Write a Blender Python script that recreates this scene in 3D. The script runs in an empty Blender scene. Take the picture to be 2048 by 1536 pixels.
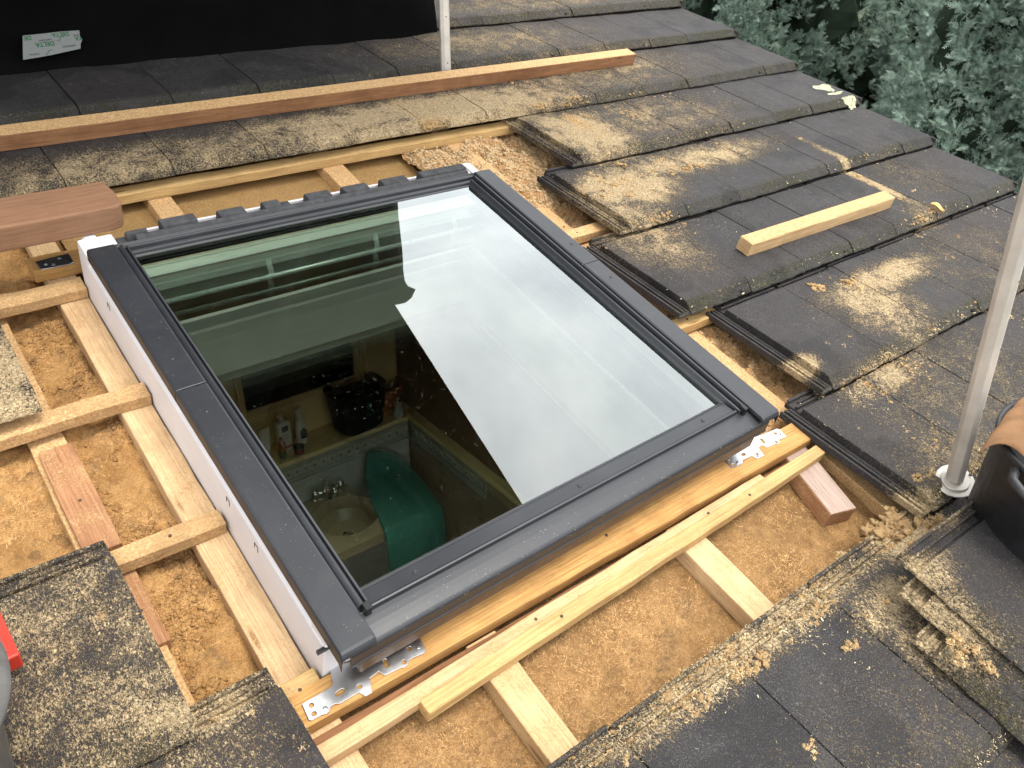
import bpy, bmesh, math, random
import numpy as np
from mathutils import Matrix, Vector, Euler

C = bpy.context.scene
col = C.collection
PITCH = math.radians(15.3)
M = Matrix.Rotation(PITCH, 4, 'X')          # roof frame (u along eaves, v up the slope, w off the roof) -> world
rnd = random.Random(7)
rng = np.random.default_rng(7)

# ------------------------------------------------------------------ camera
RC = np.array([[0.78397479, -0.59522911, 0.17631177],
               [-0.30417103, -0.6158908, -0.72674515],
               [0.54116866, 0.51612094, -0.66389431]])   # rows: right, down, forward in the roof frame
cam_d = bpy.data.cameras.new('camera')
cam = bpy.data.objects.new('camera', cam_d); col.objects.link(cam)
m3 = Matrix((RC[0], -RC[1], -RC[2])).transposed().to_4x4()
cam.matrix_world = M @ (Matrix.Translation((-0.369, -0.565, 1.39)) @ m3)
cam_d.sensor_width = 36; cam_d.lens = 1684.9 / 2048 * 36
cam_d.clip_start = 0.02; cam_d.clip_end = 400
C.camera = cam
C.render.resolution_x, C.render.resolution_y = 1024, 768

# ------------------------------------------------------------------ world, sun, exposure
SUN_EL, SUN_ROT = math.radians(70), math.radians(158)
wd = bpy.data.worlds.new('World'); C.world = wd; wd.use_nodes = True
nt = wd.node_tree; nt.nodes.clear()
def N(nt, typ, **kw):
    n = nt.nodes.new(typ)
    for k, v in kw.items():
        if k in n.inputs.keys() if isinstance(k, str) else False: n.inputs[k].default_value = v
        else: setattr(n, k, v)
    return n
out = N(nt, 'ShaderNodeOutputWorld'); bg = N(nt, 'ShaderNodeBackground')
sky = N(nt, 'ShaderNodeTexSky'); sky.sky_type = 'NISHITA'; sky.sun_disc = False
sky.sun_elevation = SUN_EL; sky.sun_rotation = SUN_ROT; sky.air_density = 1.4; sky.dust_density = 4.0
tc = N(nt, 'ShaderNodeTexCoord')
mp = N(nt, 'ShaderNodeMapping'); mp.inputs['Scale'].default_value = (1.0, 1.0, 1.9)
cl = N(nt, 'ShaderNodeTexNoise'); cl.inputs['Scale'].default_value = 2.2; cl.inputs['Detail'].default_value = 6; cl.inputs['Roughness'].default_value = .55
cl.inputs['Distortion'].default_value = .4
cr = N(nt, 'ShaderNodeValToRGB'); cr.color_ramp.elements[0].position = .32; cr.color_ramp.elements[0].color = (9.4, 9.8, 10.2, 1)
cr.color_ramp.elements[1].position = .68; cr.color_ramp.elements[1].color = (17.5, 17.6, 17.2, 1)
mx = N(nt, 'ShaderNodeMixRGB'); mx.inputs[0].default_value = .86
nt.links.new(tc.outputs['Generated'], mp.inputs[0]); nt.links.new(mp.outputs[0], cl.inputs[0]); nt.links.new(cl.outputs[0], cr.inputs[0])
nt.links.new(sky.outputs[0], mx.inputs[1]); nt.links.new(cr.outputs[0], mx.inputs[2]); nt.links.new(mx.outputs[0], bg.inputs[0])
nt.links.new(bg.outputs[0], out.inputs[0]); bg.inputs[1].default_value = .10
sd = bpy.data.lights.new('sun', 'SUN'); sd.energy = 1.7; sd.angle = math.radians(24); sd.color = (1, .95, .87)
so = bpy.data.objects.new('sun', sd); col.objects.link(so)
sv = Vector((math.cos(SUN_EL) * math.sin(SUN_ROT), math.cos(SUN_EL) * math.cos(SUN_ROT), math.sin(SUN_EL)))
so.rotation_euler = (-sv).to_track_quat('-Z', 'Y').to_euler()
C.view_settings.view_transform = 'Standard'; C.view_settings.look = 'None'
C.view_settings.exposure = 1.08; C.view_settings.gamma = 1
C.cycles.max_bounces = 10; C.cycles.transparent_max_bounces = 16; C.cycles.glossy_bounces = 5

# ------------------------------------------------------------------ node helpers / materials
def mat(name):
    m = bpy.data.materials.new(name); m.use_nodes = True
    t = m.node_tree; b = t.nodes['Principled BSDF']
    return m, t, b
def lk(t, a, b): t.links.new(a, b)
def noise(t, vec, scale, detail=3, rough=.55, dist=0, typ='ShaderNodeTexNoise'):
    n = t.nodes.new(typ); n.inputs['Scale'].default_value = scale
    n.inputs['Detail'].default_value = detail; n.inputs['Roughness'].default_value = rough; n.inputs['Distortion'].default_value = dist
    if vec is not None: lk(t, vec, n.inputs['Vector'])
    return n.outputs[0]
def ramp(t, fac, stops):
    r = t.nodes.new('ShaderNodeValToRGB'); e = r.color_ramp.elements
    while len(e) < len(stops): e.new(.5)
    for i, (p, c) in enumerate(stops):
        e[i].position = p; e[i].color = (*c, 1) if len(c) == 3 else c
    lk(t, fac, r.inputs[0]); return r.outputs[0]
def gray(v): return (v, v, v)
def mixc(t, fac, a, b, mode='MIX'):
    n = t.nodes.new('ShaderNodeMixRGB'); n.blend_type = mode
    for i, x in enumerate((fac, a, b)):
        if isinstance(x, (int, float)): n.inputs[i].default_value = x if i == 0 else (x, x, x, 1)
        elif isinstance(x, tuple): n.inputs[i].default_value = (*x, 1)
        else: lk(t, x, n.inputs[i])
    return n.outputs[0]
def math_(t, op, a, b=None, c=None, clamp=False):
    n = t.nodes.new('ShaderNodeMath'); n.operation = op; n.use_clamp = clamp
    for i, x in enumerate((a, b, c)):
        if x is None: continue
        if isinstance(x, (int, float)): n.inputs[i].default_value = x
        else: lk(t, x, n.inputs[i])
    return n.outputs[0]
def bump(t, b, h, strength=.4, dist=.003, prev=None):
    n = t.nodes.new('ShaderNodeBump'); n.inputs['Strength'].default_value = strength; n.inputs['Distance'].default_value = dist
    lk(t, h, n.inputs['Height'])
    if prev is not None: lk(t, prev, n.inputs['Normal'])
    lk(t, n.outputs[0], b.inputs['Normal']); return n.outputs[0]
def objcoord(t, scale=(1, 1, 1), shift=True):
    tc = t.nodes.new('ShaderNodeTexCoord'); mpn = t.nodes.new('ShaderNodeMapping'); mpn.inputs['Scale'].default_value = scale
    v = tc.outputs['Object']
    if shift:
        oi = t.nodes.new('ShaderNodeObjectInfo'); a = t.nodes.new('ShaderNodeVectorMath'); a.operation = 'SCALE'
        cb = t.nodes.new('ShaderNodeCombineXYZ')
        for i in range(3): lk(t, oi.outputs['Random'], cb.inputs[i])
        lk(t, cb.outputs[0], a.inputs[0]); a.inputs['Scale'].default_value = 37.0
        ad = t.nodes.new('ShaderNodeVectorMath'); lk(t, a.outputs[0], ad.inputs[0]); lk(t, v, ad.inputs[1]); v = ad.outputs[0]
    lk(t, v, mpn.inputs[0]); return mpn.outputs[0]
def roofcoord(t):
    g = t.nodes.new('ShaderNodeNewGeometry'); r = t.nodes.new('ShaderNodeVectorRotate'); r.rotation_type = 'X_AXIS'
    r.inputs['Angle'].default_value = -PITCH; lk(t, g.outputs['Position'], r.inputs['Vector']); return r.outputs[0]

# where the sawdust lies on the roof: (u, v, ru, rv, amount); used by the material and by the loose fibres alike
DUST = [(1.25, 1.70, .80, .17, 1.0), (0.30, 1.68, .70, .14, .62), (2.2, 1.85, .7, .26, .50), (1.9, 2.2, .7, .22, .48), (2.4, 2.55, 1.0, .2, .42),
        (1.76, 1.41, .20, .22, 1.0), (2.15, 1.42, .5, .25, .46), (1.66, 1.06, .24, .15, 1.0), (2.05, 1.13, .50, .11, .70),
        (2.66, .78, .035, .34, .8), (2.63, .50, .10, .10, .5), (2.10, .32, .34, .08, .85), (1.93, .22, .18, .18, .72), 
        (1.70, .02, .28, .08, .6), (1.85, -.10, .5, .3, .36), (2.6, .2, .5, .4, .30), (2.9, .7, .3, .25, .28), (1.55, -.25, .25, .12, .5),
        (-.30, .25, .34, .42, .52), (-.28, .95, .18, .22, .95), (-.24, .02, .22, .20, .42), (-.20, .09, .16, .06, .75),
        (.70, -.315, .62, .055, .72), (1.25, -.31, .15, .08, 1.0), (1.02, -.42, .12, .08, .7), (1.0, -.5, .08, .16, .6), (.9, -.62, .5, .2, .26), (1.52, .85, .18, .3, .60), (1.44, .16, .09, .05, .9)]
def dust_at(u, v):
    d = np.zeros(np.broadcast(u, v).shape)
    for a, b, ru, rv, s in DUST:
        r = np.sqrt(((u - a) / ru) ** 2 + ((v - b) / rv) ** 2)
        d = np.maximum(d, s * np.clip(1.35 - r, 0, 1))
    return d
def dust_nodes(t, rc):
    g = bpy.data.node_groups.get('dust field')
    if g is None:
        g = bpy.data.node_groups.new('dust field', 'ShaderNodeTree')
        g.interface.new_socket('v', in_out='INPUT', socket_type='NodeSocketVector')
        g.interface.new_socket('d', in_out='OUTPUT', socket_type='NodeSocketFloat')
        gi = g.nodes.new('NodeGroupInput'); go = g.nodes.new('NodeGroupOutput'); prev = None
        for a, b, ru, rv, s in DUST:
            n = g.nodes.new('ShaderNodeMapping')
            n.inputs['Scale'].default_value = (1 / ru, 1 / rv, 0); n.inputs['Location'].default_value = (-a / ru, -b / rv, 0)
            lk(g, gi.outputs[0], n.inputs[0])
            ln = g.nodes.new('ShaderNodeVectorMath'); ln.operation = 'LENGTH'; lk(g, n.outputs[0], ln.inputs[0])
            x = math_(g, 'MULTIPLY', math_(g, 'SUBTRACT', 1.35, ln.outputs['Value'], clamp=True), s)
            prev = x if prev is None else math_(g, 'MAXIMUM', prev, x)
        lk(g, prev, go.inputs[0])
    n = t.nodes.new('ShaderNodeGroup'); n.node_tree = g; lk(t, rc, n.inputs[0]); return n.outputs[0]

def dust_layer(t, base, floor=.10, col_=(.60, .46, .28)):
    """mix sawdust over a base colour; returns colour, mask, roof coords"""
    rc = roofcoord(t)
    d = dust_nodes(t, rc)
    wob = noise(t, rc, 11, 8, .78, .4)
    d2 = math_(t, 'ADD', math_(t, 'MINIMUM', .72, math_(t, 'MULTIPLY', d, math_(t, 'MULTIPLY_ADD', wob, 3.0, -.62))), floor)
    st = t.nodes.new('ShaderNodeMapping'); st.inputs['Scale'].default_value = (1, .55, 1); st.inputs['Rotation'].default_value = (0, 0, .6)
    lk(t, rc, st.inputs[0])
    fine = noise(t, st.outputs[0], 300, 3, .68, 1.2)
    thr = math_(t, 'SUBTRACT', .715, math_(t, 'MULTIPLY', d2, .45))
    m = math_(t, 'MULTIPLY', math_(t, 'MULTIPLY', math_(t, 'SUBTRACT', fine, thr), 7.0, clamp=True), .90)
    tint = ramp(t, noise(t, rc, 160, 2, .6), [(.3, (col_[0] * .62, col_[1] * .58, col_[2] * .5)), (.7, (col_[0] * 1.2, col_[1] * 1.2, col_[2] * 1.2))])
    return mixc(t, m, base, tint), m, rc, fine

def make_tile_mat():
    m, t, b = mat('roof tile concrete')
    oc = objcoord(t)
    oi = t.nodes.new('ShaderNodeObjectInfo')
    g1 = noise(t, oc, 420, 2, .7); big = noise(t, oc, 7, 4, .6); mid = noise(t, oc, 34, 4, .65)
    base = ramp(t, big, [(.25, (.009, .0092, .0115)), (.50, (.0165, .0165, .0200)), (.8, (.033, .0325, .037))])
    base = mixc(t, ramp(t, mid, [(.35, gray(0)), (.8, gray(.55))]), base, (.030, .026, .023))
    base = mixc(t, ramp(t, g1, [(.54, gray(0)), (.66, gray(.8))]), base, (.125, .115, .105))
    base = mixc(t, ramp(t, oi.outputs['Random'], [(0, gray(0)), (1, gray(.6))]), base, (.036, .030, .031), 'MIX')
    spk = math_(t, 'MULTIPLY', ramp(t, noise(t, oc, 170, 2, .6, .6), [(.62, gray(0)), (.70, gray(.8))]), ramp(t, noise(t, oc, 8, 4, .65), [(.45, gray(0)), (.65, gray(.8))]))
    base = mixc(t, spk, base, (.26, .24, .20))
    # moss and dirt on the lower tail edge (local y small)
    tc = t.nodes.new('ShaderNodeTexCoord'); sp = t.nodes.new('ShaderNodeSeparateXYZ'); lk(t, tc.outputs['Object'], sp.inputs[0])
    edge = math_(t, 'MULTIPLY', math_(t, 'SUBTRACT', .046, sp.outputs['Y']), 60, clamp=True)
    mn = ramp(t, noise(t, oc, 90, 4, .7), [(.40, gray(0)), (.60, gray(1))])
    pn = ramp(t, noise(t, oc, 5, 2, .5), [(.35, gray(.15)), (.62, gray(1))])
    mm = math_(t, 'MULTIPLY', math_(t, 'MULTIPLY', edge, mn), math_(t, 'MULTIPLY', pn, .85))
    moss = ramp(t, noise(t, oc, 240, 2, .6), [(.3, (.018, .018, .007)), (.7, (.095, .088, .035))])
    base = mixc(t, mm, base, moss)
    base = mixc(t, ramp(t, noise(t, oc, 5.5, 2, .4), [(.56, gray(0)), (.60, gray(.45))]), base, (.010, .010, .0115))
    # faint brown dirt film
    base = mixc(t, ramp(t, noise(t, oc, 14, 5, .7), [(.55, gray(0)), (.8, gray(.3))]), base, (.045, .037, .028))
    c, dm, rc, fine = dust_layer(t, base, .16)
    lk(t, c, b.inputs['Base Color'])
    lk(t, math_(t, 'MULTIPLY_ADD', dm, .35, ramp(t, mid, [(.3, gray(.58)), (.7, gray(.74))])), b.inputs['Roughness'])
    b.inputs['Specular IOR Level'].default_value = .28
    h = math_(t, 'ADD', math_(t, 'MULTIPLY', g1, .5), math_(t, 'MULTIPLY', math_(t, 'MULTIPLY', dm, fine), 3.0))
    h = math_(t, 'ADD', h, math_(t, 'MULTIPLY', math_(t, 'MULTIPLY', mm, mn), 2.0))
    p = bump(t, b, mid, .5, .006); bump(t, b, h, .9, .003, p)
    return m
TILE = make_tile_mat()

def make_wood(name, lo, hi, dusty=0.0, stain=.3, axis=0, spots=.5, ring=1.0):
    m, t, b = mat(name)
    sc = [22, 22, 22]; sc[axis] = 1.3
    oc = objcoord(t, tuple(sc)); oc2 = objcoord(t)
    w = noise(t, oc, 1.6, 6, .68, 1.8)
    wv = t.nodes.new('ShaderNodeTexWave'); wv.wave_type = 'BANDS'; wv.bands_direction = 'Y' if axis != 1 else 'X'
    wv.inputs['Scale'].default_value = 1.6 * ring; wv.inputs['Distortion'].default_value = 11; wv.inputs['Detail'].default_value = 3; wv.inputs['Detail Scale'].default_value = .8
    lk(t, oc, wv.inputs[0])
    k = mixc(t, .16, w, wv.outputs[0])
    base = ramp(t, k, [(.2, lo), (.55, tuple((a + c) / 2 for a, c in zip(lo, hi))), (.85, hi)])
    fs = [260, 260, 260]; fs[axis] = 9
    fibre = noise(t, objcoord(t, tuple(fs)), 1.0, 3, .7)
    base = mixc(t, ramp(t, fibre, [(.32, gray(.5)), (.56, gray(0))]), base, tuple(c * .5 for c in lo))
    base = mixc(t, ramp(t, noise(t, oc2, 9, 5, .7), [(.45, gray(0)), (.75, gray(stain))]), base, (lo[0] * .42, lo[1] * .36, lo[2] * .32))
    vo = t.nodes.new('ShaderNodeTexVoronoi'); vo.inputs['Scale'].default_value = 60; lk(t, oc2, vo.inputs['Vector'])
    sel = ramp(t, noise(t, oc2, 12, 2, .5), [(.55, gray(0)), (.65, gray(spots))])
    base = mixc(t, math_(t, 'MULTIPLY', ramp(t, vo.outputs['Distance'], [(.06, gray(1)), (.14, gray(0))]), sel), base, (.035, .020, .012))
    # knots
    kv = t.nodes.new('ShaderNodeTexVoronoi'); kv.inputs['Scale'].default_value = 1.0
    ks = [34, 34, 34]; ks[axis] = 7; lk(t, objcoord(t, tuple(ks)), kv.inputs['Vector'])
    ksel = ramp(t, kv.outputs['Color'], [(.72, gray(0)), (.76, gray(.8))])
    base = mixc(t, math_(t, 'MULTIPLY', ramp(t, kv.outputs['Distance'], [(.10, gray(1)), (.24, gray(0))]), ksel), base, (lo[0] * .35, lo[1] * .25, lo[2] * .2))
    if dusty > 0:
        fn = noise(t, oc2, 300, 3, .75, 1.0); bg_ = noise(t, oc2, 14, 4, .6)
        dm = math_(t, 'MULTIPLY', math_(t, 'SUBTRACT', math_(t, 'ADD', fn, math_(t, 'MULTIPLY', bg_, .7)), 1.12 - dusty * .62), 6, clamp=True)
        base = mixc(t, dm, base, ramp(t, noise(t, oc2, 190, 2, .6), [(.3, (.36, .20, .085)), (.7, (.66, .44, .22))]))
        fibre = math_(t, 'ADD', fibre, math_(t, 'MULTIPLY', dm, fn))
    lk(t, base, b.inputs['Base Color']); b.inputs['Roughness'].default_value = .78; b.inputs['Specular IOR Level'].default_value = .25
    bump(t, b, fibre, .55, .0016)
    return m
W_PALE = make_wood('sawn pine pale', (.46, .285, .135), (.70, .50, .285), .42, .4)
W_PALEG = make_wood('sawn pine grooved', (.52, .33, .17), (.76, .55, .33), .44, .4, ring=1.5)
W_YEL = make_wood('sawn pine yellow', (.42, .255, .10), (.68, .47, .21), .34, .4)
W_ORG = make_wood('treated rail orange', (.38, .19, .06), (.64, .38, .14), .25, .5)
W_OLD = make_wood('weathered dusty batten', (.34, .20, .09), (.58, .39, .19), .62, .5)
W_RED = make_wood('reddish old batten', (.28, .125, .058), (.50, .27, .14), .42, .4)
W_BRN = make_wood('long brown timber', (.17, .075, .032), (.33, .165, .08), .0, .5, ring=.6)
W_GREY = make_wood('greyed offcut top', (.30, .215, .175), (.56, .43, .36), .1, .2, ring=2.0)
W_DUST = make_wood('dust covered timber', (.44, .25, .10), (.66, .42, .19), .9, .3)
W_DARK = make_wood('dark raw wood lining', (.07, .045, .02), (.26, .16, .06), .0, .6)  # raw timber, dark brown by its own colour

def make_fibre(name, lo, hi, dark, sc=1.0, dk=.5):
    m, t, b = mat(name); rc = roofcoord(t)
    n1 = noise(t, rc, 34 * sc, 8, .78, .2); n2 = noise(t, rc, 300 * sc, 4, .8, 1.5); n3 = noise(t, rc, 6, 4, .6)
    c = ramp(t, n1, [(.3, lo), (.7, hi)])
    c = mixc(t, ramp(t, n2, [(.34, gray(.95)), (.54, gray(0))]), c, tuple(x * .30 for x in lo))
    c = mixc(t, ramp(t, n2, [(.58, gray(0)), (.74, gray(.6))]), c, (.86, .60, .30))
    pm = ramp(t, noise(t, rc, 15, 8, .8, .15), [(.52, gray(0)), (.70, gray(dk))])
    c = mixc(t, pm, c, dark)
    c = mixc(t, ramp(t, noise(t, rc, 5.5, 5, .7), [(.48, gray(0)), (.66, gray(dk * .55))]), c, tuple(x * .55 for x in lo))
    c = mixc(t, ramp(t, n3, [(.4, gray(0)), (.75, gray(.35))]), c, tuple(x * .6 for x in hi))
    lk(t, c, b.inputs['Base Color']); b.inputs['Roughness'].default_value = .95; b.inputs['Specular IOR Level'].default_value = .1
    p = bump(t, b, n1, .6, .006); bump(t, b, n2, .9, .003, p)
    return m
F_FLUFF = make_fibre('wood fibre orange', (.38, .185, .062), (.76, .46, .19), (.08, .068, .055), 1, .9)
F_BOARD = make_fibre('wood fibre board', (.22, .115, .045), (.58, .345, .15), (.07, .05, .034), .9, 1.0)
F_SMOOTH = make_fibre('wood fibre board smooth', (.42, .245, .095), (.54, .34, .145), (.22, .14, .07), 1.2, .3)
F_PINK = make_fibre('fluffed fibre pinkish', (.46, .24, .10), (.74, .46, .23), (.20, .10, .045), 1, .5)

def simple(name, colr, rough=.6, metal=0, spec=.5, bmp=0, bsc=200, var=.15):
    m, t, b = mat(name); oc = objcoord(t, shift=False)
    n = noise(t, oc, bsc * .12, 4, .6)
    c = ramp(t, n, [(.3, tuple(x * (1 - var) for x in colr)), (.7, tuple(min(1, x * (1 + var)) for x in colr))])
    lk(t, c, b.inputs['Base Color']); b.inputs['Metallic'].default_value = metal; b.inputs['Specular IOR Level'].default_value = spec
    r = noise(t, oc, bsc * .3, 3, .6); lk(t, ramp(t, r, [(.3, gray(max(.02, rough - .07))), (.7, gray(min(1, rough + .07)))]), b.inputs['Roughness'])
    if bmp: bump(t, b, noise(t, oc, bsc, 3, .7), bmp, .002)
    return m
def make_clad():
    m, t, b = mat('anthracite painted aluminium'); rc = roofcoord(t)
    n = noise(t, rc, 5, 3, .5)
    c = ramp(t, n, [(.3, (.015, .017, .0215)), (.7, (.020, .022, .0275))])
    sp = t.nodes.new('ShaderNodeTexVoronoi'); sp.inputs['Scale'].default_value = 95; lk(t, rc, sp.inputs['Vector'])
    sel = ramp(t, sp.outputs['Color'], [(.80, gray(0)), (.82, gray(1))])
    dots = math_(t, 'MULTIPLY', ramp(t, sp.outputs['Distance'], [(.03, gray(1)), (.07, gray(0))]), sel)
    c = mixc(t, math_(t, 'MULTIPLY', dots, .7), c, (.45, .40, .30))
    c = mixc(t, ramp(t, noise(t, rc, 17, 5, .7), [(.5, gray(0)), (.8, gray(.12))]), c, (.10, .09, .08))
    lk(t, c, b.inputs['Base Color']); b.inputs['Specular IOR Level'].default_value = .6
    lk(t, ramp(t, noise(t, rc, 9, 4, .6), [(.3, gray(.40)), (.7, gray(.48))]), b.inputs['Roughness'])
    bump(t, b, noise(t, rc, 900, 2, .5), .06, .0004)
    return m
CLAD = make_clad()
GASKET = simple('black rubber gasket', (.012, .012, .013), .42, 0, .4)
FOAM = simple('black particle foam', (.055, .056, .060), .9, 0, .2, .9, 420, .3)
WHITE = simple('white polyurethane frame', (.66, .635, .65), .45, 0, .4, .1, 60, .04)
WFACE = simple('white painted sash frame', (.78, .80, .77), .5, 0, .4, 0, 60, .04)
GALV = simple('galvanised steel bracket', (.60, .61, .63), .34, 1, .5, .05, 120, .08)
POSTM = simple('weathered galvanised post', (.52, .48, .43), .45, .35, .5, .12, 90, .18)
SCREW = simple('zinc screw', (.55, .55, .57), .3, 1)
DKSCREW = simple('dark rivet', (.05, .05, .055), .35, .5)
RUBBER = simple('black rubber tub', (.018, .018, .020), .45, 0, .5, .25, 160, .4)
GREYRUB = simple('dusty grey bucket', (.12, .115, .11), .7, 0, .3, .3, 120, .35)
RED = simple('red plastic box', (.52, .035, .02), .42, 0, .5, .1, 80, .12)
SUEDE = simple('tan suede glove', (.24, .135, .072), .95, 0, .1, .9, 60, .3)
MEMB = simple('black roofing membrane', (.0022, .0022, .0024), .75, 0, .03, .25, 30, .3)
CARD = make_wood('smooth brown board', (.20, .105, .058), (.27, .145, .085), 0, .25, spots=.2, ring=.5)
PLASTER = simple('white plaster lining', (.88, .88, .84), .8, 0, .3, .15, 60, .05)
ROOMW = simple('room wall with warm light tint', (.80, .58, .28), .8, 0, .3, .1, 40, .08)  # warm room light put into the wall colour
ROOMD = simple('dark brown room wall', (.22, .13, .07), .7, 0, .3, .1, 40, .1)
CEIL = simple('room ceiling', (.8, .76, .68), .9, 0, .3)
SHELF = simple('marble ledge with warm light tint', (.85, .64, .32), .45, 0, .5, .1, 40, .2)  # same warm light tint put into the ledge colour
TILEW = simple('grey wall tile', (.40, .40, .36), .3, 0, .5, 0, 40, .08)
TILEB = simple('brown wall tile', (.30, .21, .14), .3, 0, .5, 0, 40, .12)
GROOVE = simple('dark tile ornament', (.10, .10, .09), .5)
MIRROR = simple('dark mirror glass', (.06, .062, .062), .03, 1, .5, 0, 40, .01)
BLACKB = simple('black laundry basket', (.008, .011, .011), .5, 0, .3, .3, 160, .1)
CHROME = simple('chrome', (.8, .78, .74), .06, 1, .5, 0, 40, .02)
CERAM = simple('basin ceramic', (.34, .26, .165), .2, 0, .5, 0, 40, .08)
TOWEL = simple('teal towel', (.070, .20, .165), .95, 0, .1, .5, 420, .05)
BOTW = simple('white bottle', (.78, .72, .62), .35, 0, .5)
DKLBL = simple('dark label', (.02, .025, .06), .5)
REDLBL = simple('red label', (.4, .05, .07), .5)
AMBER = simple('amber bottle', (.42, .10, .02), .15)
GREENB = simple('green liquid', (.04, .16, .07), .2)
ORANGE = simple('orange bowl', (.42, .12, .01), .4)
SPACER = simple('pale spacer bar', (.45, .42, .30), .5, .3)
BARM = simple('pale aluminium bar', (.60, .66, .63), .3, .35, .5, 0, 40, .03)
TAPEM = simple('printed tape with painted shade', (.17, .18, .175), .45, 0, .4, .1, 50, .06)  # shade at the membrane put into the tape colour
INKG = simple('green ink', (.01, .10, .035), .6)
INKK = simple('grey ink', (.05, .06, .055), .6)
PLANKE = simple('freshly sawn end', (.58, .38, .18), .9, 0, .2, .5, 300, .2)
LICH = simple('pale green lichen', (.52, .53, .36), .95, 0, .1, 1.0, 500, .3)
LEAFM = simple('dry leaf', (.62, .40, .17), .7, 0, .3, .3, 200, .25)
BARK = simple('bark', (.10, .065, .04), .95, 0, .1, .9, 60, .4)
GROUND = simple('dark ground', (.035, .040, .022), .95, 0, .1, .8, 8, .4)
HOUSEW = simple('rendered gable wall', (.48, .46, .42), .9, 0, .1, .3, 30, .08)

def make_glass(name, tint, k, haze):
    m = bpy.data.materials.new(name); m.use_nodes = True; t = m.node_tree; t.nodes.clear()
    o = t.nodes.new('ShaderNodeOutputMaterial'); tr = t.nodes.new('ShaderNodeBsdfTransparent'); gl = t.nodes.new('ShaderNodeBsdfGlossy')
    tr.inputs[0].default_value = (*tint, 1); gl.inputs['Roughness'].default_value = 0.0; gl.inputs[0].default_value = (.96, 1.0, .985, 1)
    fr = t.nodes.new('ShaderNodeFresnel'); fr.inputs['IOR'].default_value = 1.52
    f = math_(t, 'MULTIPLY', fr.outputs[0], k, clamp=True)
    mx = t.nodes.new('ShaderNodeMixShader'); lk(t, f, mx.inputs[0]); lk(t, tr.outputs[0], mx.inputs[1]); lk(t, gl.outputs[0], mx.inputs[2])
    last = mx.outputs[0]
    if haze:
        df = t.nodes.new('ShaderNodeBsdfDiffuse'); df.inputs[0].default_value = (.62, .60, .52, 1)
        rc = roofcoord(t)
        fn = noise(t, rc, 520, 2, .7, 1.0); bg_ = noise(t, rc, 5, 4, .6)
        dm = math_(t, 'MULTIPLY', math_(t, 'SUBTRACT', math_(t, 'ADD', fn, math_(t, 'MULTIPLY', bg_, .35)), .90), 4, clamp=True)
        dm = math_(t, 'MULTIPLY_ADD', dm, .30, .0)
        m2 = t.nodes.new('ShaderNodeMixShader'); lk(t, dm, m2.inputs[0]); lk(t, last, m2.inputs[1]); lk(t, df.outputs[0], m2.inputs[2]); last = m2.outputs[0]
    lk(t, last, o.inputs[0]); return m
GLASS1 = make_glass('outer glass pane', (.90, .96, .91), 4.7, True)
GLASS2 = make_glass('inner glass pane', (.90, .96, .91), 4.2, False)

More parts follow.
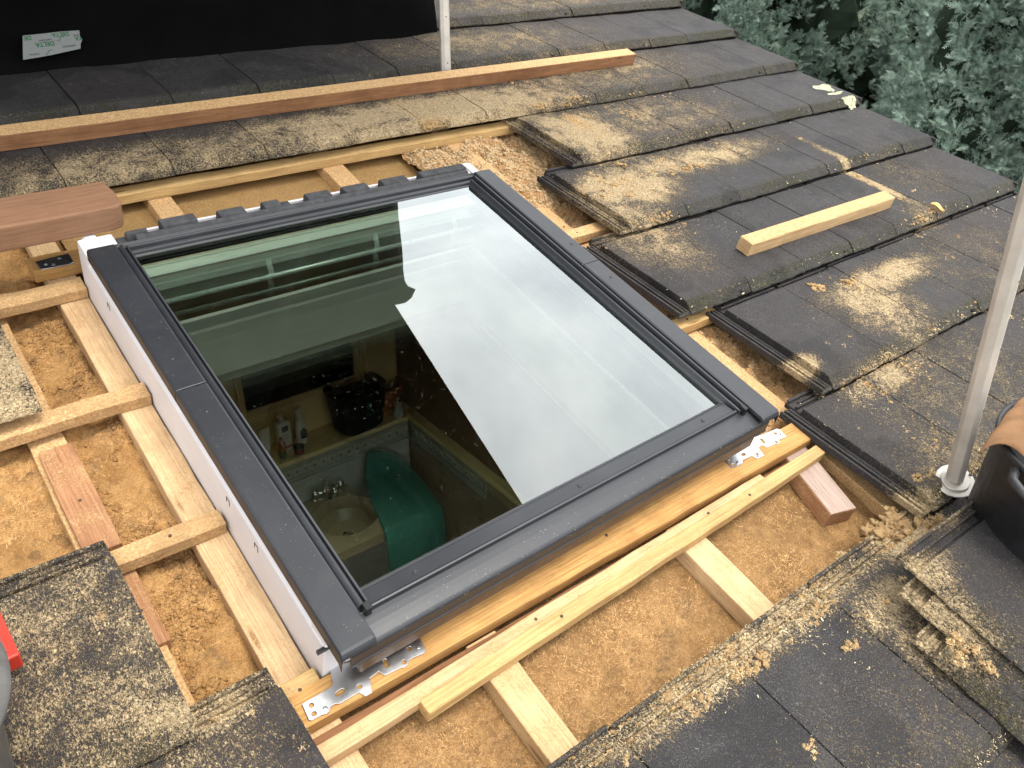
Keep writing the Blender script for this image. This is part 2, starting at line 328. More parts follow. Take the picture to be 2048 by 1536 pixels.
# ------------------------------------------------------------------ mesh helpers
class MB:
    def __init__(s): s.v = []; s.f = []
    def add(s, vs, fs):
        o = len(s.v); s.v += [tuple(p) for p in vs]; s.f += [tuple(i + o for i in f) for f in fs]; return s
    def box(s, x0, x1, y0, y1, z0, z1):
        v = [(x0, y0, z0), (x1, y0, z0), (x1, y1, z0), (x0, y1, z0), (x0, y0, z1), (x1, y0, z1), (x1, y1, z1), (x0, y1, z1)]
        return s.add(v, [(0, 3, 2, 1), (4, 5, 6, 7), (0, 1, 5, 4), (1, 2, 6, 5), (2, 3, 7, 6), (3, 0, 4, 7)])
    def prism(s, poly, a0, a1, axis):
        """poly of 2D points swept along axis from a0 to a1. axis 0: poly=(y,z); 1: (x,z); 2: (x,y)"""
        n = len(poly)
        def P(p, a): return (a, p[0], p[1]) if axis == 0 else ((p[0], a, p[1]) if axis == 1 else (p[0], p[1], a))
        v = [P(p, a0) for p in poly] + [P(p, a1) for p in poly]
        f = [(i, (i + 1) % n, n + (i + 1) % n, n + i) for i in range(n)] + [tuple(range(n))[::-1], tuple(range(n, 2 * n))]
        return s.add(v, f)
    def tube(s, pts, r, n=12, cap=True):
        pts = [Vector(p) for p in pts]; rs = r if isinstance(r, (list, tuple)) else [r] * len(pts)
        rings = []; up = Vector((0, 0, 1))
        for i, p in enumerate(pts):
            d = (pts[min(i + 1, len(pts) - 1)] - pts[max(i - 1, 0)]).normalized()
            a = d.cross(up if abs(d.z) < .95 else Vector((1, 0, 0))).normalized(); b = d.cross(a)
            rings.append([p + (a * math.cos(2 * math.pi * k / n) + b * math.sin(2 * math.pi * k / n)) * rs[i] for k in range(n)])
        v = [q for rg in rings for q in rg]; f = []
        for i in range(len(pts) - 1):
            for k in range(n): f.append((i * n + k, i * n + (k + 1) % n, (i + 1) * n + (k + 1) % n, (i + 1) * n + k))
        if cap: f += [tuple(range(n)), tuple(range((len(pts) - 1) * n, len(pts) * n))[::-1]]
        return s.add(v, f)
    def lathe(s, prof, cx=0, cy=0, n=32, sx=1, sy=1):
        v = []; f = []
        for r, z in prof:
            for k in range(n): v.append((cx + sx * r * math.cos(2 * math.pi * k / n), cy + sy * r * math.sin(2 * math.pi * k / n), z))
        for i in range(len(prof) - 1):
            for k in range(n): f.append((i * n + k, i * n + (k + 1) % n, (i + 1) * n + (k + 1) % n, (i + 1) * n + k))
        return s.add(v, f)
    def build(s, name, m, parent=None, bev=0, smooth=False, seg=1):
        me = bpy.data.meshes.new(name); me.from_pydata(s.v, [], s.f); me.update()
        b = bmesh.new(); b.from_mesh(me); bmesh.ops.recalc_face_normals(b, faces=b.faces); b.to_mesh(me); b.free()
        me.materials.append(m); o = bpy.data.objects.new(name, me); col.objects.link(o)
        if smooth:
            me.polygons.foreach_set('use_smooth', [True] * len(me.polygons))
        if bev:
            mo = o.modifiers.new('bevel', 'BEVEL'); mo.width = bev; mo.segments = seg; mo.limit_method = 'ANGLE'; mo.angle_limit = .6
            if smooth or seg > 1: me.polygons.foreach_set('use_smooth', [True] * len(me.polygons)); mo.harden_normals = True
        if parent is not None: o.parent = parent
        return o
def tag(o, label=None, cat=None, group=None, kind=None):
    if cat and not kind: kind = 'thing'
    for k, v in (('label', label), ('category', cat), ('group', group), ('kind', kind)):
        if v: o[k] = v
    return o
def roofmat(u, v, w, rz=0, tilt=0):
    return M @ Matrix.Translation((u, v, w)) @ Matrix.Rotation(rz, 4, 'Z') @ Matrix.Rotation(tilt, 4, 'X')
def put(o, u=0, v=0, w=0, rz=0, tilt=0):
    o.matrix_world = roofmat(u, v, w, rz, tilt); return o
def empty(name, label, cat, group=None, mw=None):
    o = bpy.data.objects.new(name, None); col.objects.link(o); o.empty_display_size = .05
    o.matrix_world = mw if mw is not None else M.copy()
    return tag(o, label, cat, group)
def big_mesh(name, V, F, m, parent=None, smooth=False):
    """numpy verts (n,3), faces (k,3|4)"""
    me = bpy.data.meshes.new(name); n = len(V); k, q = F.shape
    me.vertices.add(n); me.vertices.foreach_set('co', V.astype(np.float32).ravel())
    me.loops.add(k * q); me.loops.foreach_set('vertex_index', F.astype(np.int32).ravel())
    me.polygons.add(k); me.polygons.foreach_set('loop_start', np.arange(0, k * q, q, dtype=np.int32))
    me.polygons.foreach_set('loop_total', np.full(k, q, dtype=np.int32))
    if smooth: me.polygons.foreach_set('use_smooth', np.ones(k, dtype=bool))
    me.update(calc_edges=True); me.materials.append(m)
    o = bpy.data.objects.new(name, me); col.objects.link(o)
    if parent is not None: o.parent = parent
    return o

_G = rng.random((256, 256))
def vnoise(x, y):
    xi = np.floor(x).astype(int); yi = np.floor(y).astype(int); fx = x - xi; fy = y - yi
    fx = fx * fx * (3 - 2 * fx); fy = fy * fy * (3 - 2 * fy)
    a = _G[xi % 256, yi % 256]; b = _G[(xi + 1) % 256, yi % 256]; c = _G[xi % 256, (yi + 1) % 256]; d = _G[(xi + 1) % 256, (yi + 1) % 256]
    return (a * (1 - fx) + b * fx) * (1 - fy) + (c * (1 - fx) + d * fx) * fy
def fbm(x, y, oct=4):
    r = 0; a = .5
    for i in range(oct): r = r + a * vnoise(x * 2 ** i + 17.3 * i, y * 2 ** i + 5.1 * i); a *= .5
    return r

# ------------------------------------------------------------------ the house: deck, gable, room
house = empty('house', 'house whose opened tiled roof is being fitted with a new window', 'house')
WIN = (0.0, 1.137, 0.055, 1.265)
HOLE = (.02, 1.117, .075, 1.245)
b = MB()
for (u0, u1, v0, v1) in ((-1.6, HOLE[0], -1.3, 3.2), (HOLE[1], 3.27, -1.3, 3.2), (HOLE[0], HOLE[1], -1.3, HOLE[2]), (HOLE[0], HOLE[1], HOLE[3], 3.2)):
    b.box(u0, u1, v0, v1, -.10, -.062)
b.build('roof_sheathing', F_BOARD, house)
# gable and eaves walls, barge board
inv = M.inverted()
b = MB()
for v in (-1.25,):
    pass
gw = MB()
def wv(u, v, w): return tuple(M @ Vector((u, v, w)))
gab = [wv(3.20, -1.25, -.11), wv(3.20, 3.2, -.11), (3.20, 3.2, -5.0), (3.20, -1.25, -5.0)]
gab2 = [(3.0, p[1], p[2]) for p in gab]
gw.add(gab + gab2, [(0, 1, 2, 3), (7, 6, 5, 4), (0, 4, 5, 1), (3, 2, 6, 7)])
o = gw.build('gable_wall', HOUSEW); o.parent = house; o.matrix_parent_inverse = house.matrix_world.inverted()
MB().box(3.235, 3.262, -1.3, 3.2, -.12, .035).build('barge_board', W_BRN, house, .002)

# room below (axes of the world)
def wpart(mb, name, m, parent=house, **kw):
    o = mb.build(name, m, **kw); o.parent = parent; o.matrix_parent_inverse = parent.matrix_world.inverted(); return o
YB, XR, ZS = 1.727, 1.191, -.745
wpart(MB().box(-.7, 1.40, YB + .155, YB + .25, -2.0, .20), 'room_back_wall', ROOMW)
wpart(MB().box(-.7, XR, YB + .012, YB + .150, -2.0, -.87).box(-.7, XR, YB + .012, YB + .150, -.87, ZS - .022), 'room_half_wall', TILEW)
wpart(MB().box(-.7, XR - .003, YB, YB + .1535, ZS - .02, ZS), 'wall_ledge', SHELF, bev=.003)
wpart(MB().box(XR + .012, XR + .10, -.9, YB + .15, -2.0, ZS - .022), 'room_side_half_wall', TILEB)
wpart(MB().box(XR, XR + .055, .9, YB + .15, ZS - .02, ZS - .001), 'side_ledge', SHELF, bev=.003)
wpart(MB().prism([(-.9, -2.0), (YB + .155, -2.0), (YB + .155, .22), (-.9, -.50)], XR + .045, XR + .12, 0), 'room_side_wall', ROOMD)
wpart(MB().prism([(-.9, -2.0), (2.0, -2.0), (2.0, .26), (-.9, -.50)], -.8, -.7, 0), 'room_left_wall', ROOMD)
wpart(MB().box(-.8, 1.5, -1.0, -.9, -2.0, -.98), 'room_front_wall', ROOMD)  # unseen; kept low so an added opening above lets sky light in
wpart(MB().box(-.8, 1.5, -1.0, 2.0, -2.05, -2.0), 'room_floor', TILEB)
# ornamental tile border with raised rings along both walls
def border(name, x0, x1, face_y=None, face_x=None, y0=0, y1=0, m=TILEW):
    n = 0
    mb = MB(); d = MB()
    L = (x1 - x0) if face_y is not None else (y1 - y0)
    def P(a, z, o):   # along, height, out of the wall
        return (x0 + a, face_y - o, z) if face_y is not None else (face_x - o, y1 - a, z)
    def slab(a0, a1, z0, z1, o0, o1, tgt):
        p, q = P(a0, z0, o0), P(a1, z1, o1)
        tgt.box(min(p[0], q[0]), max(p[0], q[0]), min(p[1], q[1]), max(p[1], q[1]), z0, z1)
    slab(0, L, -.865, -.767, -.011, .002, mb)
    for zz in (-.771, -.781, -.845, -.858): slab(0, L, zz - .0025, zz + .0025, .002, .006, mb)
    slab(0, L, -.790, -.787, .002, .003, d); slab(0, L, -.839, -.836, .002, .003, d); slab(0, L, -.8535, -.8515, .002, .003, d)
    k = .022
    while k < L - .012:
        for rr, th in ((.017, .0022), (.010, .002)):
            pts = [P(k + rr * math.cos(a * math.pi / 8), -.812 + rr * math.sin(a * math.pi / 8), .003) for a in range(17)]
            mb.tube(pts, th, 5, cap=False)
        c = [P(k + .0055 * math.cos(a * math.pi / 5), -.812 + .0055 * math.sin(a * math.pi / 5), .0045) for a in range(10)]
        d.add(c, [tuple(range(10))])
        for sg in (-1, 1):
            c = [P(k + .019 + .004 * math.cos(a * math.pi / 3), -.812 + sg * .016 + .003 * math.sin(a * math.pi / 3), .0035) for a in range(6)]
            d.add(c, [tuple(range(6))])
        k += .0385
    q = wpart(mb, name, m); e = d.build('border_ornament', GROOVE); e.parent = q
border('tile_border', -.7, XR - .002, face_y=YB + .012)
border('tile_border', 0, 0, face_x=XR + .012, y0=1.19, y1=YB + .0)
# ceiling under the roof and the lining of the opening (roof axes)
LN = (.035, 1.062, .10, 1.10)    # u0,u1,v0,v1 inner faces of the lining
def ringbox(u0, u1, v0, v1, th, w0, w1, name, m, parent, **kw):
    b = MB(); b.box(u0 - th, u0, v0 - th, v1 + th, w0, w1).box(u1, u1 + th, v0 - th, v1 + th, w0, w1)
    b.box(u0, u1, v0 - th, v0, w0, w1).box(u0, u1, v1, v1 + th, w0, w1); return b.build(name, m, parent, **kw)
ringbox(.04, 1.056, .09, 1.10, .013, -.250, -.040, 'plaster_lining', PLASTER, house, bev=.001)
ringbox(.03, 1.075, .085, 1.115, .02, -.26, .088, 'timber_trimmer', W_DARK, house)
b = MB()
for (u0, u1, v0, v1) in ((-.8, .027, -1.0, 2.1), (1.069, 1.5, -1.0, 2.1), (.027, 1.069, -1.0, .077), (.027, 1.069, 1.113, 2.1)):
    b.box(u0, u1, v0, v1, -.29, -.2505)
b.build('ceiling', CEIL, house)

# ------------------------------------------------------------------ insulation surface between the battens (stuff)
def heightfield(name, u0, u1, v0, v1, step, base, fn, m, label):
    nu = max(2, int((u1 - u0) / step)); nv = max(2, int((v1 - v0) / step))
    U, Vv = np.meshgrid(np.linspace(u0, u1, nu), np.linspace(v0, v1, nv), indexing='ij')
    Wz = base + fn(U, Vv)
    P = np.stack([U, Vv, Wz], -1).reshape(-1, 3)
    i = np.arange(nu * nv).reshape(nu, nv)
    F = np.stack([i[:-1, :-1], i[1:, :-1], i[1:, 1:], i[:-1, 1:]], -1).reshape(-1, 4)
    o = big_mesh(name, P, F, m, smooth=True); o.matrix_world = M.copy(); return tag(o, label, 'insulation', kind='stuff')
def h_left(u, v):
    return .034 * (fbm(u * 18, v * 15, 6) - .5) * 2 + .010 * (vnoise(u * 5 + 3, v * 6) - .5) + .004 * (fbm(u * 80, v * 60, 3) - .5) * 2
def h_front(u, v): return .008 * (fbm(u * 10, v * 14, 6) - .5) * 2 + .0025 * (fbm(u * 80, v * 80, 3) - .5) * 2
def h_gap(u, v):
    n1 = fbm(u * 22, v * 22, 4); bl = np.abs(vnoise(u * 34, v * 34) - .5) * 2
    hi = np.clip((v - 1.13) / .1, 0, 1) * np.clip((1.62 - u) / .2, 0, 1)
    return .034 * (n1 - .5) * 2 + .016 * (1 - bl) + .010 * np.abs(vnoise(u * 70, v * 70) - .5) + .030 * hi + .006 * (fbm(u * 90, v * 90, 3) - .5)
def h_top(u, v): return .002 * (fbm(u * 12, v * 20, 4) - .5) * 2
heightfield('fibre_insulation', -.72, .02, -.45, 1.72, .006, -.043, h_left, F_FLUFF, 'fluffy orange wood fibre insulation left of the window')
heightfield('fibre_insulation', -.06, 1.50, -.80, .072, .007, -.040, h_front, F_BOARD, 'matted brown fibre board below the window')
heightfield('fibre_insulation', 1.118, 1.72, .0, 1.68, .0055, -.040, h_gap, F_PINK, 'torn fluffy fibre insulation right of the window')
heightfield('fibre_insulation', .02, 1.14, 1.247, 1.72, .01, -.034, h_top, F_SMOOTH, 'smooth tan fibre board above the window')

# ------------------------------------------------------------------ battens, rails, timbers
def board(name, label, cat, L, wdt, h, m, u, v, w, rz=0, group=None, tilt=0, bev=.0016, wob=.0012, seed=0):
    """board along local x, from (0,0) ; w = height of its underside"""
    n = max(2, int(L / .06)); rr = random.Random(seed + int(L * 1000)); V = []; F = []
    for i in range(n + 1):
        x = L * i / n; a = [rr.uniform(-wob, wob) for _ in range(4)]
        V += [(x, a[0], 0), (x, wdt + a[1], 0), (x, wdt + a[1], h + a[2]), (x, a[0], h + a[3])]
    for i in range(n):
        for k in range(4): F.append((4 * i + k, 4 * i + (k + 1) % 4, 4 * i + 4 + (k + 1) % 4, 4 * i + 4 + k))
    F += [(3, 2, 1, 0), (4 * n, 4 * n + 1, 4 * n + 2, 4 * n + 3)]
    o = MB().add(V, F).build(name, m, None, bev); put(o, u, v, w, rz, tilt); return tag(o, label, cat, group)
# boards running up the slope: local x -> v (rz = 90deg), local y -> -u
def upboard(label, u0, u1, v0, v1, top, m, h=.042, skew=0, grp='counter battens running up the slope', seed=0):
    return board('counter_batten', label, 'batten', v1 - v0, u1 - u0, h, m, u1, v0, top - h, math.pi / 2 + skew, grp, seed=seed)
upboard('pale clean batten running up beside the white window frame', -.068, -.003, -.62, 1.90, 0, W_PALEG, seed=1)
upboard('dust covered batten between the two fluffy insulation bays at left', -.250, -.184, .12, 1.75, -.018, W_DUST, .03, seed=2)
upboard('short reddish batten piece lying in the left bays', -.243, -.178, .50, .79, 0, W_RED, .03, seed=3)
upboard('short red brown batten stub beside the sawdust covered tile', -.222, -.178, .27, .44, -.006, W_RED, .026, seed=31)
upboard('batten in the middle of the strip below the window, under the yellow batten', .254, .320, -.75, -.014, 0, W_PALE, seed=4)
upboard('pale batten below the right half of the window', .788, .858, -.75, -.014, 0, W_PALEG, seed=5)
upboard('batten in shade under the left edge of the right hand tiles', 1.335, 1.40, -.6, 1.22, -.008, W_DUST, seed=6)
upboard('dusty batten above the window behind its left end', .272, .338, 1.268, 2.0, 0, W_DUST, seed=7)
upboard('dusty batten above the middle of the window', .820, .892, 1.268, 2.0, 0, W_DUST, seed=8)
upboard('dusty batten above the window corner next to the fluffy insulation', 1.300, 1.372, 1.268, 2.0, .002, W_DUST, seed=9)
board('timber_offcut', 'greyish striped offcut with reddish side lying in the strip under the window corner', 'offcut', .245, .078, .046, W_RED, 1.248, -.205, -.040, math.radians(90 - 15), None, seed=10)
off_ = [o for o in col.objects if o.name == 'timber_offcut'][0]
top = MB().box(.001, .244, .001, .077, .0462, .0472).build('sawn_top', W_GREY); top.parent = off_; tag(top, 'greyish striped top face')
G = 'tile battens running across the roof'
board('tile_batten', 'dusty batten left of the window, uppermost of three', 'batten', 1.2, .050, .030, W_OLD, -1.203, 1.228, .001, .004, G, seed=11, wob=.002)
board('tile_batten', 'dusty batten meeting the left side of the frame, under the loose tile corner', 'batten', 1.2, .044, .030, W_OLD, -1.204, .824, .001, -.002, G, seed=12, wob=.002)
board('tile_batten', 'short batten left of the window with its sawn end on the sawdust covered tile', 'batten', .206, .040, .030, W_OLD, -.212, .430, .001, 0, G, seed=13, wob=.002)
board('tile_batten', 'short batten stub at the lower left corner of the window frame', 'batten', .072, .056, .032, W_YEL, -.078, .022, .001, 0, G, seed=14)
board('tile_batten', 'long yellow batten under the dusty tile course above the window', 'batten', 4.5, .046, .030, W_YEL, -1.25, 1.602, .001, 0, G, seed=15)
board('tile_batten', 'short batten stub in the gap at right, covered with fluffy sawdust', 'batten', .42, .044, .030, W_DUST, 1.139, .934, .001, 0, G, seed=16)
board('tile_batten', 'short batten stub in the gap between window and the lower tile courses', 'batten', .42, .044, .030, W_YEL, 1.139, .456, .001, 0, G, seed=17)
board('mounting_rail', 'broad orange rail carrying the metal brackets below the window', 'rail', 1.40, .064, .033, W_ORG, -.066, -.012, .001, 0, 'mounting rails of the window', seed=18)
board('mounting_rail', 'dark orange rail end at the upper left window corner', 'rail', 1.20, .064, .033, W_ORG, -.092, 1.335, .001, 0, 'mounting rails of the window', seed=19)
board('loose_batten', 'long pale knotty batten lying just below the orange rail', 'batten', 1.95, .030, .028, W_PALE, -.86, -.090, .004, .0195, 'loose battens below the window', seed=20)
board('loose_batten', 'yellow batten lying against the pale one, nearest the open strip', 'batten', 1.185, .031, .030, W_YEL, .116, -.097, .003, .0300, 'loose battens below the window', seed=21)
b21 = board('tile_batten', 'thin dark brown batten between orange rail and the loose pale batten', 'batten', 1.6, .016, .02, W_BRN, -.3, -.034, -.020, 0, G, seed=22)  # thin dark brown strip of wood in the gap

NAIL = simple('rusty nail head', (.07, .05, .04), .6, .4)
for o_ in [q for q in list(col.objects) if q.name.split('.')[0] in ('tile_batten', 'counter_batten', 'mounting_rail', 'loose_batten')]:
    L_ = max(v_.co.x for v_ in o_.data.vertices); W_ = max(v_.co.y for v_ in o_.data.vertices); H_ = max(v_.co.z for v_ in o_.data.vertices)
    k_ = max(1, int(L_ / .42))
    if L_ > 2.5 or W_ < .02: continue
    for i_ in range(k_):
        nn_ = MB().lathe([(0, H_ + .0012), (.0022, H_ + .0011), (.0032, H_ + .0003), (.0032, H_ - .002)], L_ * (i_ + .5) / k_ + rnd.uniform(-.05, .05) * min(1, L_), W_ * rnd.uniform(.35, .65), 10).build('nail_head', NAIL, o_)
# long brown timber lying across the upper tiles
o = board('long_timber', 'long brown timber with dusty top lying across the upper tile courses', 'timber', 3.7, .058, .046, W_BRN, -1.27, 1.864, .068, -.0035, seed=23, wob=.001)
top = MB().box(.001, 3.699, .001, .057, .0462, .0478).build('dusty_top', W_DUST); top.parent = o; tag(top, 'pale sawdust layer on the top face')
o = board('short_timber', 'short fresh offcut of pale timber lying on the right hand tiles', 'timber', .80, .050, .044, W_PALE, 1.725, .586, .078, -.010, seed=24)
top = MB().box(.001, .799, .001, .049, .0442, .0452).build('sawn_top', W_DUST); top.parent = o; tag(top, 'dusty top face')

# smooth brown box resting at the top left corner of the window
bx = MB(); V2 = []
for (cx_, cy_, a0) in ((0, .0, 0),): pass
prof = [(0, 0), (1.25, 0), (1.272, .004), (1.282, .016), (1.284, .06), (1.275, .122), (0, .122)]
o = bx.prism(prof, 0, .064, 2).build('packaging_box', CARD, None, .006, True, 3)
put(o, -1.168, 1.255, .1585, 0); tag(o, 'smooth brown cardboard box lying across the upper left window corner', 'box')

# ------------------------------------------------------------------ roof tiles
TL = .435
def tile_mesh(wd_, verge=False):
    b = MB(); x0, x1 = .0015, wd_ - .0015
    prof = [(0, .003), (.004, .0005), (.02, .0), (TL - .003, .0), (TL, .003), (TL, .014), (.386, .014), (.384, .0305), (.040, .0325), (.028, .0295), (.003, .008)]
    rr = random.Random(int(wd_ * 1000)); nxx = 14; V = []; F = []; k = len(prof)
    for i in range(nxx + 1):
        x = x0 + (x1 - x0) * i / nxx; e = -.004 if i in (0, nxx) else 0
        dy, dz = rr.uniform(-.0014, .0014), rr.uniform(-.0009, .0007)
        for j, (y, z) in enumerate(prof):
            if j in (0, 1, 9, 10, 8): V.append((x, y + dy + rr.uniform(-.0008, .0008), z + (dz if j > 1 else 0)))
            else: V.append((x, y, z + (rr.uniform(-.0004, .0004) + .0016 * math.sin(2 * math.pi * i / nxx) if j >= 7 else 0)))
    for i in range(nxx):
        for j in range(k): F.append((i * k + j, i * k + (j + 1) % k, (i + 1) * k + (j + 1) % k, (i + 1) * k + j))
    F += [tuple(range(k)), tuple(range(nxx * k, nxx * k + k))[::-1]]
    b.add(V, F)
    for (y0, y1, z, xa, xb) in ((.426, .434, .024, 0, 1), (.412, .418, .020, .10, .42), (.412, .418, .020, .55, .85), (.399, .406, .0235, .0, .96), (.3885, .3935, .020, .22, .5), (.3885, .3935, .020, .62, .92)):
        b.box(x0 + (x1 - x0) * xa + .002, x0 + (x1 - x0) * xb - .002, y0, y1, .013, z)
    if not verge or True:
        b.prism([(.006, -.001), (TL - .02, -.001), (TL - .02, .010), (.014, .010), (.006, .006)], -.046, x0 + .0005, 0)
        for xx, h, y0 in ((-.046, .0185, .008), (-.028, .0165, .012), (-.012, .013, .014)):
            b.box(xx, xx + .007, y0, TL - .02, .009, h)
    if verge:
        b.box(x1 - .0005, x1 + .012, .004, TL, -.045, .0275)
    me = b.build('roof_tile', TILE); mo = me.modifiers.new('bevel', 'BEVEL'); mo.width = .0022; mo.segments = 2; mo.limit_method = 'ANGLE'; mo.angle_limit = .7
    return me
GA = [-1.06, -.775, -.49, -.208, .075, .36, .643, .926, 1.208, 1.477, 1.742, 2.007, 2.272, 2.54, 2.803, 3.067, 3.30]
GB = [-1.20, -.92, -.635, -.352, -.066, .23, .51, .80, 1.083, 1.347, 1.612, 1.877, 2.142, 2.41, 2.69, 2.945, 3.30]
ORD = 'zeroth first second third fourth fifth sixth seventh eighth ninth tenth eleventh twelfth thirteenth fourteenth fifteenth sixteenth seventeenth'.split()
ROWS = [  # name of course counted from the bottom, v of the tail, phase, leftmost u kept, lone tiles further left (right edges)
    ('lowest', -1.095, GB, .50), ('second', -.712, GA, .07), ('third', -.325, GB, 1.30), ('fourth', .060, GA, 1.45), ('fifth', .460, GB, 1.30),
    ('sixth', .850, GA, 1.45), ('seventh', 1.238, GB, 1.60), ('eighth', 1.608, GA, -1.1), ('ninth', 1.998, GB, -1.3), ('tenth', 2.383, GA, -1.1), ('eleventh', 2.765, GB, -1.3)]
SPECIAL = {('seventh', 1): 'roof tile with pale green lichen patches at the verge, seventh course from the bottom',
           ('fifth', 1): 'verge roof tile with white dropping on its mossy edge, fifth course from the bottom'}
cache = {}; TILES = []
TILT = -math.radians(5.2)
def get_tile(wd_, verge):
    k = (round(wd_, 3), verge)
    if k not in cache: cache[k] = [tile_mesh(wd_, verge), False]
    c = cache[k]
    if not c[1]: c[1] = True; return c[0]
    o = c[0].copy(); col.objects.link(o); return o
def surf(v_tail, v): return .088 - math.tan(-TILT) * (v - v_tail)    # height of the tile face
def place_tile(u0, u1, vt, label, verge=False, dw=0, drz=0, group='dark grey roof tiles'):
    o = get_tile(u1 - u0, verge); put(o, u0 + rnd.uniform(-.0008, .0008), vt + rnd.uniform(-.0035, .0035), .0595 + dw + rnd.uniform(-.001, .0015), drz + rnd.uniform(-.003, .003), TILT + rnd.uniform(-.003, .003))
    tag(o, label, 'roof tile', group); TILES.append((u0, u1, vt)); return o
for name, vt, Gp, umin in ROWS:
    n = len(Gp) - 1
    for i in range(n):
        if Gp[i] < umin - 1e-3: continue
        k = n - i
        lab = SPECIAL.get((name, k)) or f'dark grey roof tile, {ORD[k]} from the right verge in the {name} course from the bottom'
        place_tile(Gp[i], Gp[i + 1], vt, lab, k == 1)
place_tile(-.49, -.208, .835, 'sawdust covered tile lying alone at the left edge beside the insulation')
place_tile(-.775, -.49, .835, 'tile at the far left, left of the lone sawdust covered one')
place_tile(-.49, -.208, .052, 'large dusty tile beside the red box at lower left', dw=.006)
place_tile(-.352, -.069, -.325, 'tile with bare ribbed head at the lower left corner of the window')
# stack of spare tiles lying turned sideways
for k, (u, v, w, rz, lab) in enumerate(((.955, -.535, .118, -math.pi / 2 + .02, 'bottom tile of the loose stack beside the black tub'),
                                      (1.000, -.460, .146, -math.pi / 2 + .05, 'middle tile of the loose stack, its mossy edge between the two others'),
                                      (1.035, -.412, .180, -math.pi / 2 - .01, 'top tile of the loose stack, turned sideways under the black tub'))):
    o = get_tile(.283, False); put(o, u, v, w - .03, rz, -.03); tag(o, lab, 'roof tile', 'dark grey roof tiles')

# ------------------------------------------------------------------ the roof window
win = empty('roof_window', 'large new roof window with anthracite cladding over a white frame', 'roof window')
# white frame: four sides with steps
fr = MB()
def lprof(s): return s
fr.prism([(.0, -.02), (.0, .118), (.006, .124), (.010, .150), (.020, .156), (.042, .156), (.042, -.02)], .055, 1.265, 1)
fr.prism([(1.137, -.02), (1.137, .118), (1.131, .124), (1.127, .150), (1.117, .156), (1.095, .156), (1.095, -.02)], .055, 1.265, 1)
fr.box(.042, 1.095, .055, .095, -.02, .148).box(.042, 1.095, 1.225, 1.265, -.02, .120)
fo = fr.build('frame', WHITE, win, .003, False, 2)
sm = MB()   # small clips and ledges along the outer left side
for v in (.10, .16, .34, .50, .68, .86, 1.02):
    sm.box(.004, .022, v, v + .115, .150, .161)
sm.box(.002, .060, .058, .105, .118, .160)
sm.build('frame_clip', WHITE, fo, .003, False, 2)
MB().box(-.012, .03, .054, .060, .112, .120).build('frame_pin', GASKET, win)
st = MB()
for v in (.30, .42, 1.06):
    st.box(-.001, 0, v, v + .014, .10, .1012).box(-.001, 0, v, v + .0012, .086, .10).box(-.001, 0, v + .013, v + .0142, .086, .10)
st.build('frame_staple', DKSCREW, win)
# inner sash (white inside, seen through the glass)
ringbox(.062, 1.060, .100, 1.104, .050, .108, .1195, 'sash_inner_frame', WFACE, win, bev=.001)
ringbox(.058, 1.064, .096, 1.108, .012, .088, .1055, 'sash_inner_frame', WFACE, win, bev=.001)
ringbox(.072, 1.060, .108, 1.158, .016, .118, .128, 'sash_gasket', GASKET, win)
ringbox(.0835, 1.0545, .1195, 1.1365, .0035, .1285, .1305, 'glass_spacer', SPACER, win)
MB().add([(.078, .100, .1485), (1.062, .100, .1485), (1.062, 1.156, .1485), (.078, 1.156, .1485)], [(0, 1, 2, 3)]).build('outer_glass_pane', GLASS1, win)
pm_ = MB(); pm_.add([(.080, .112, .1262), (1.06, .112, .1262), (1.06, 1.15, .1262), (.080, 1.15, .1262)], [(0, 1, 2, 3)]); pm_.build('inner_glass_pane', GLASS2, win)
# sash profile rails (dark ribs) around the glass
def ribs_u(name, v0, v1, u0, u1, prof):   # profile along v, swept in u
    b = MB(); b.prism(prof, u0, u1, 0); return b.build(name, CLAD, win, .0012, False, 2)
# top rail
tr_ = [(1.150, .138), (1.150, .150), (1.155, .152), (1.157, .146), (1.162, .146), (1.165, .153), (1.173, .155), (1.175, .148), (1.180, .148), (1.183, .158), (1.190, .160), (1.1925, .164), (1.195, .164), (1.196, .13)]
ribs_u('sash_top_rail', 0, 0, .066, 1.085, tr_)
# side rails: left and right
lp = [(.066, .13), (.066, .166), (.072, .173), (.077, .173), (.079, .160), (.082, .160), (.084, .168), (.089, .166), (.090, .138)]
MB().prism(lp, .068, 1.176, 1).build('sash_side_rail', CLAD, win, .001, False, 2)
rp = [(1.078, .13), (1.078, .160), (1.074, .160), (1.071, .174), (1.066, .174), (1.064, .158), (1.060, .158), (1.058, .167), (1.053, .166), (1.051, .155), (1.046, .152), (1.044, .140), (1.044, .13)]
MB().prism(rp, .055, 1.160, 1).build('sash_side_rail', CLAD, win, .001, False, 2)
for (x, y) in ((.079, .052), (1.063, .046)):
    MB().box(x - .006, x + .006, y, y + .016, .156, .177).build('rail_end_cap', GASKET, win, .001)
# bottom flat strip with groove and screws
bp = [(.106, .138), (.108, .152), (.103, .157), (.100, .154), (.097, .158), (.066, .162), (.0625, .168), (.058, .167), (.0565, .150), (.0565, .138)]
MB().prism(bp, .088, 1.046, 0).build('sash_bottom_rail', CLAD, win, .0012, False, 2)
for u, v in ((.188, .080), (.578, .081), (.956, .082)):
    s_ = MB(); s_.lathe([(.0, .1612), (.0014, .1612), (.0016, .1620), (.0036, .1622), (.0046, .1615), (.0046, .158)], u, v, 20); s_.build('screw', DKSCREW, win, smooth=False)
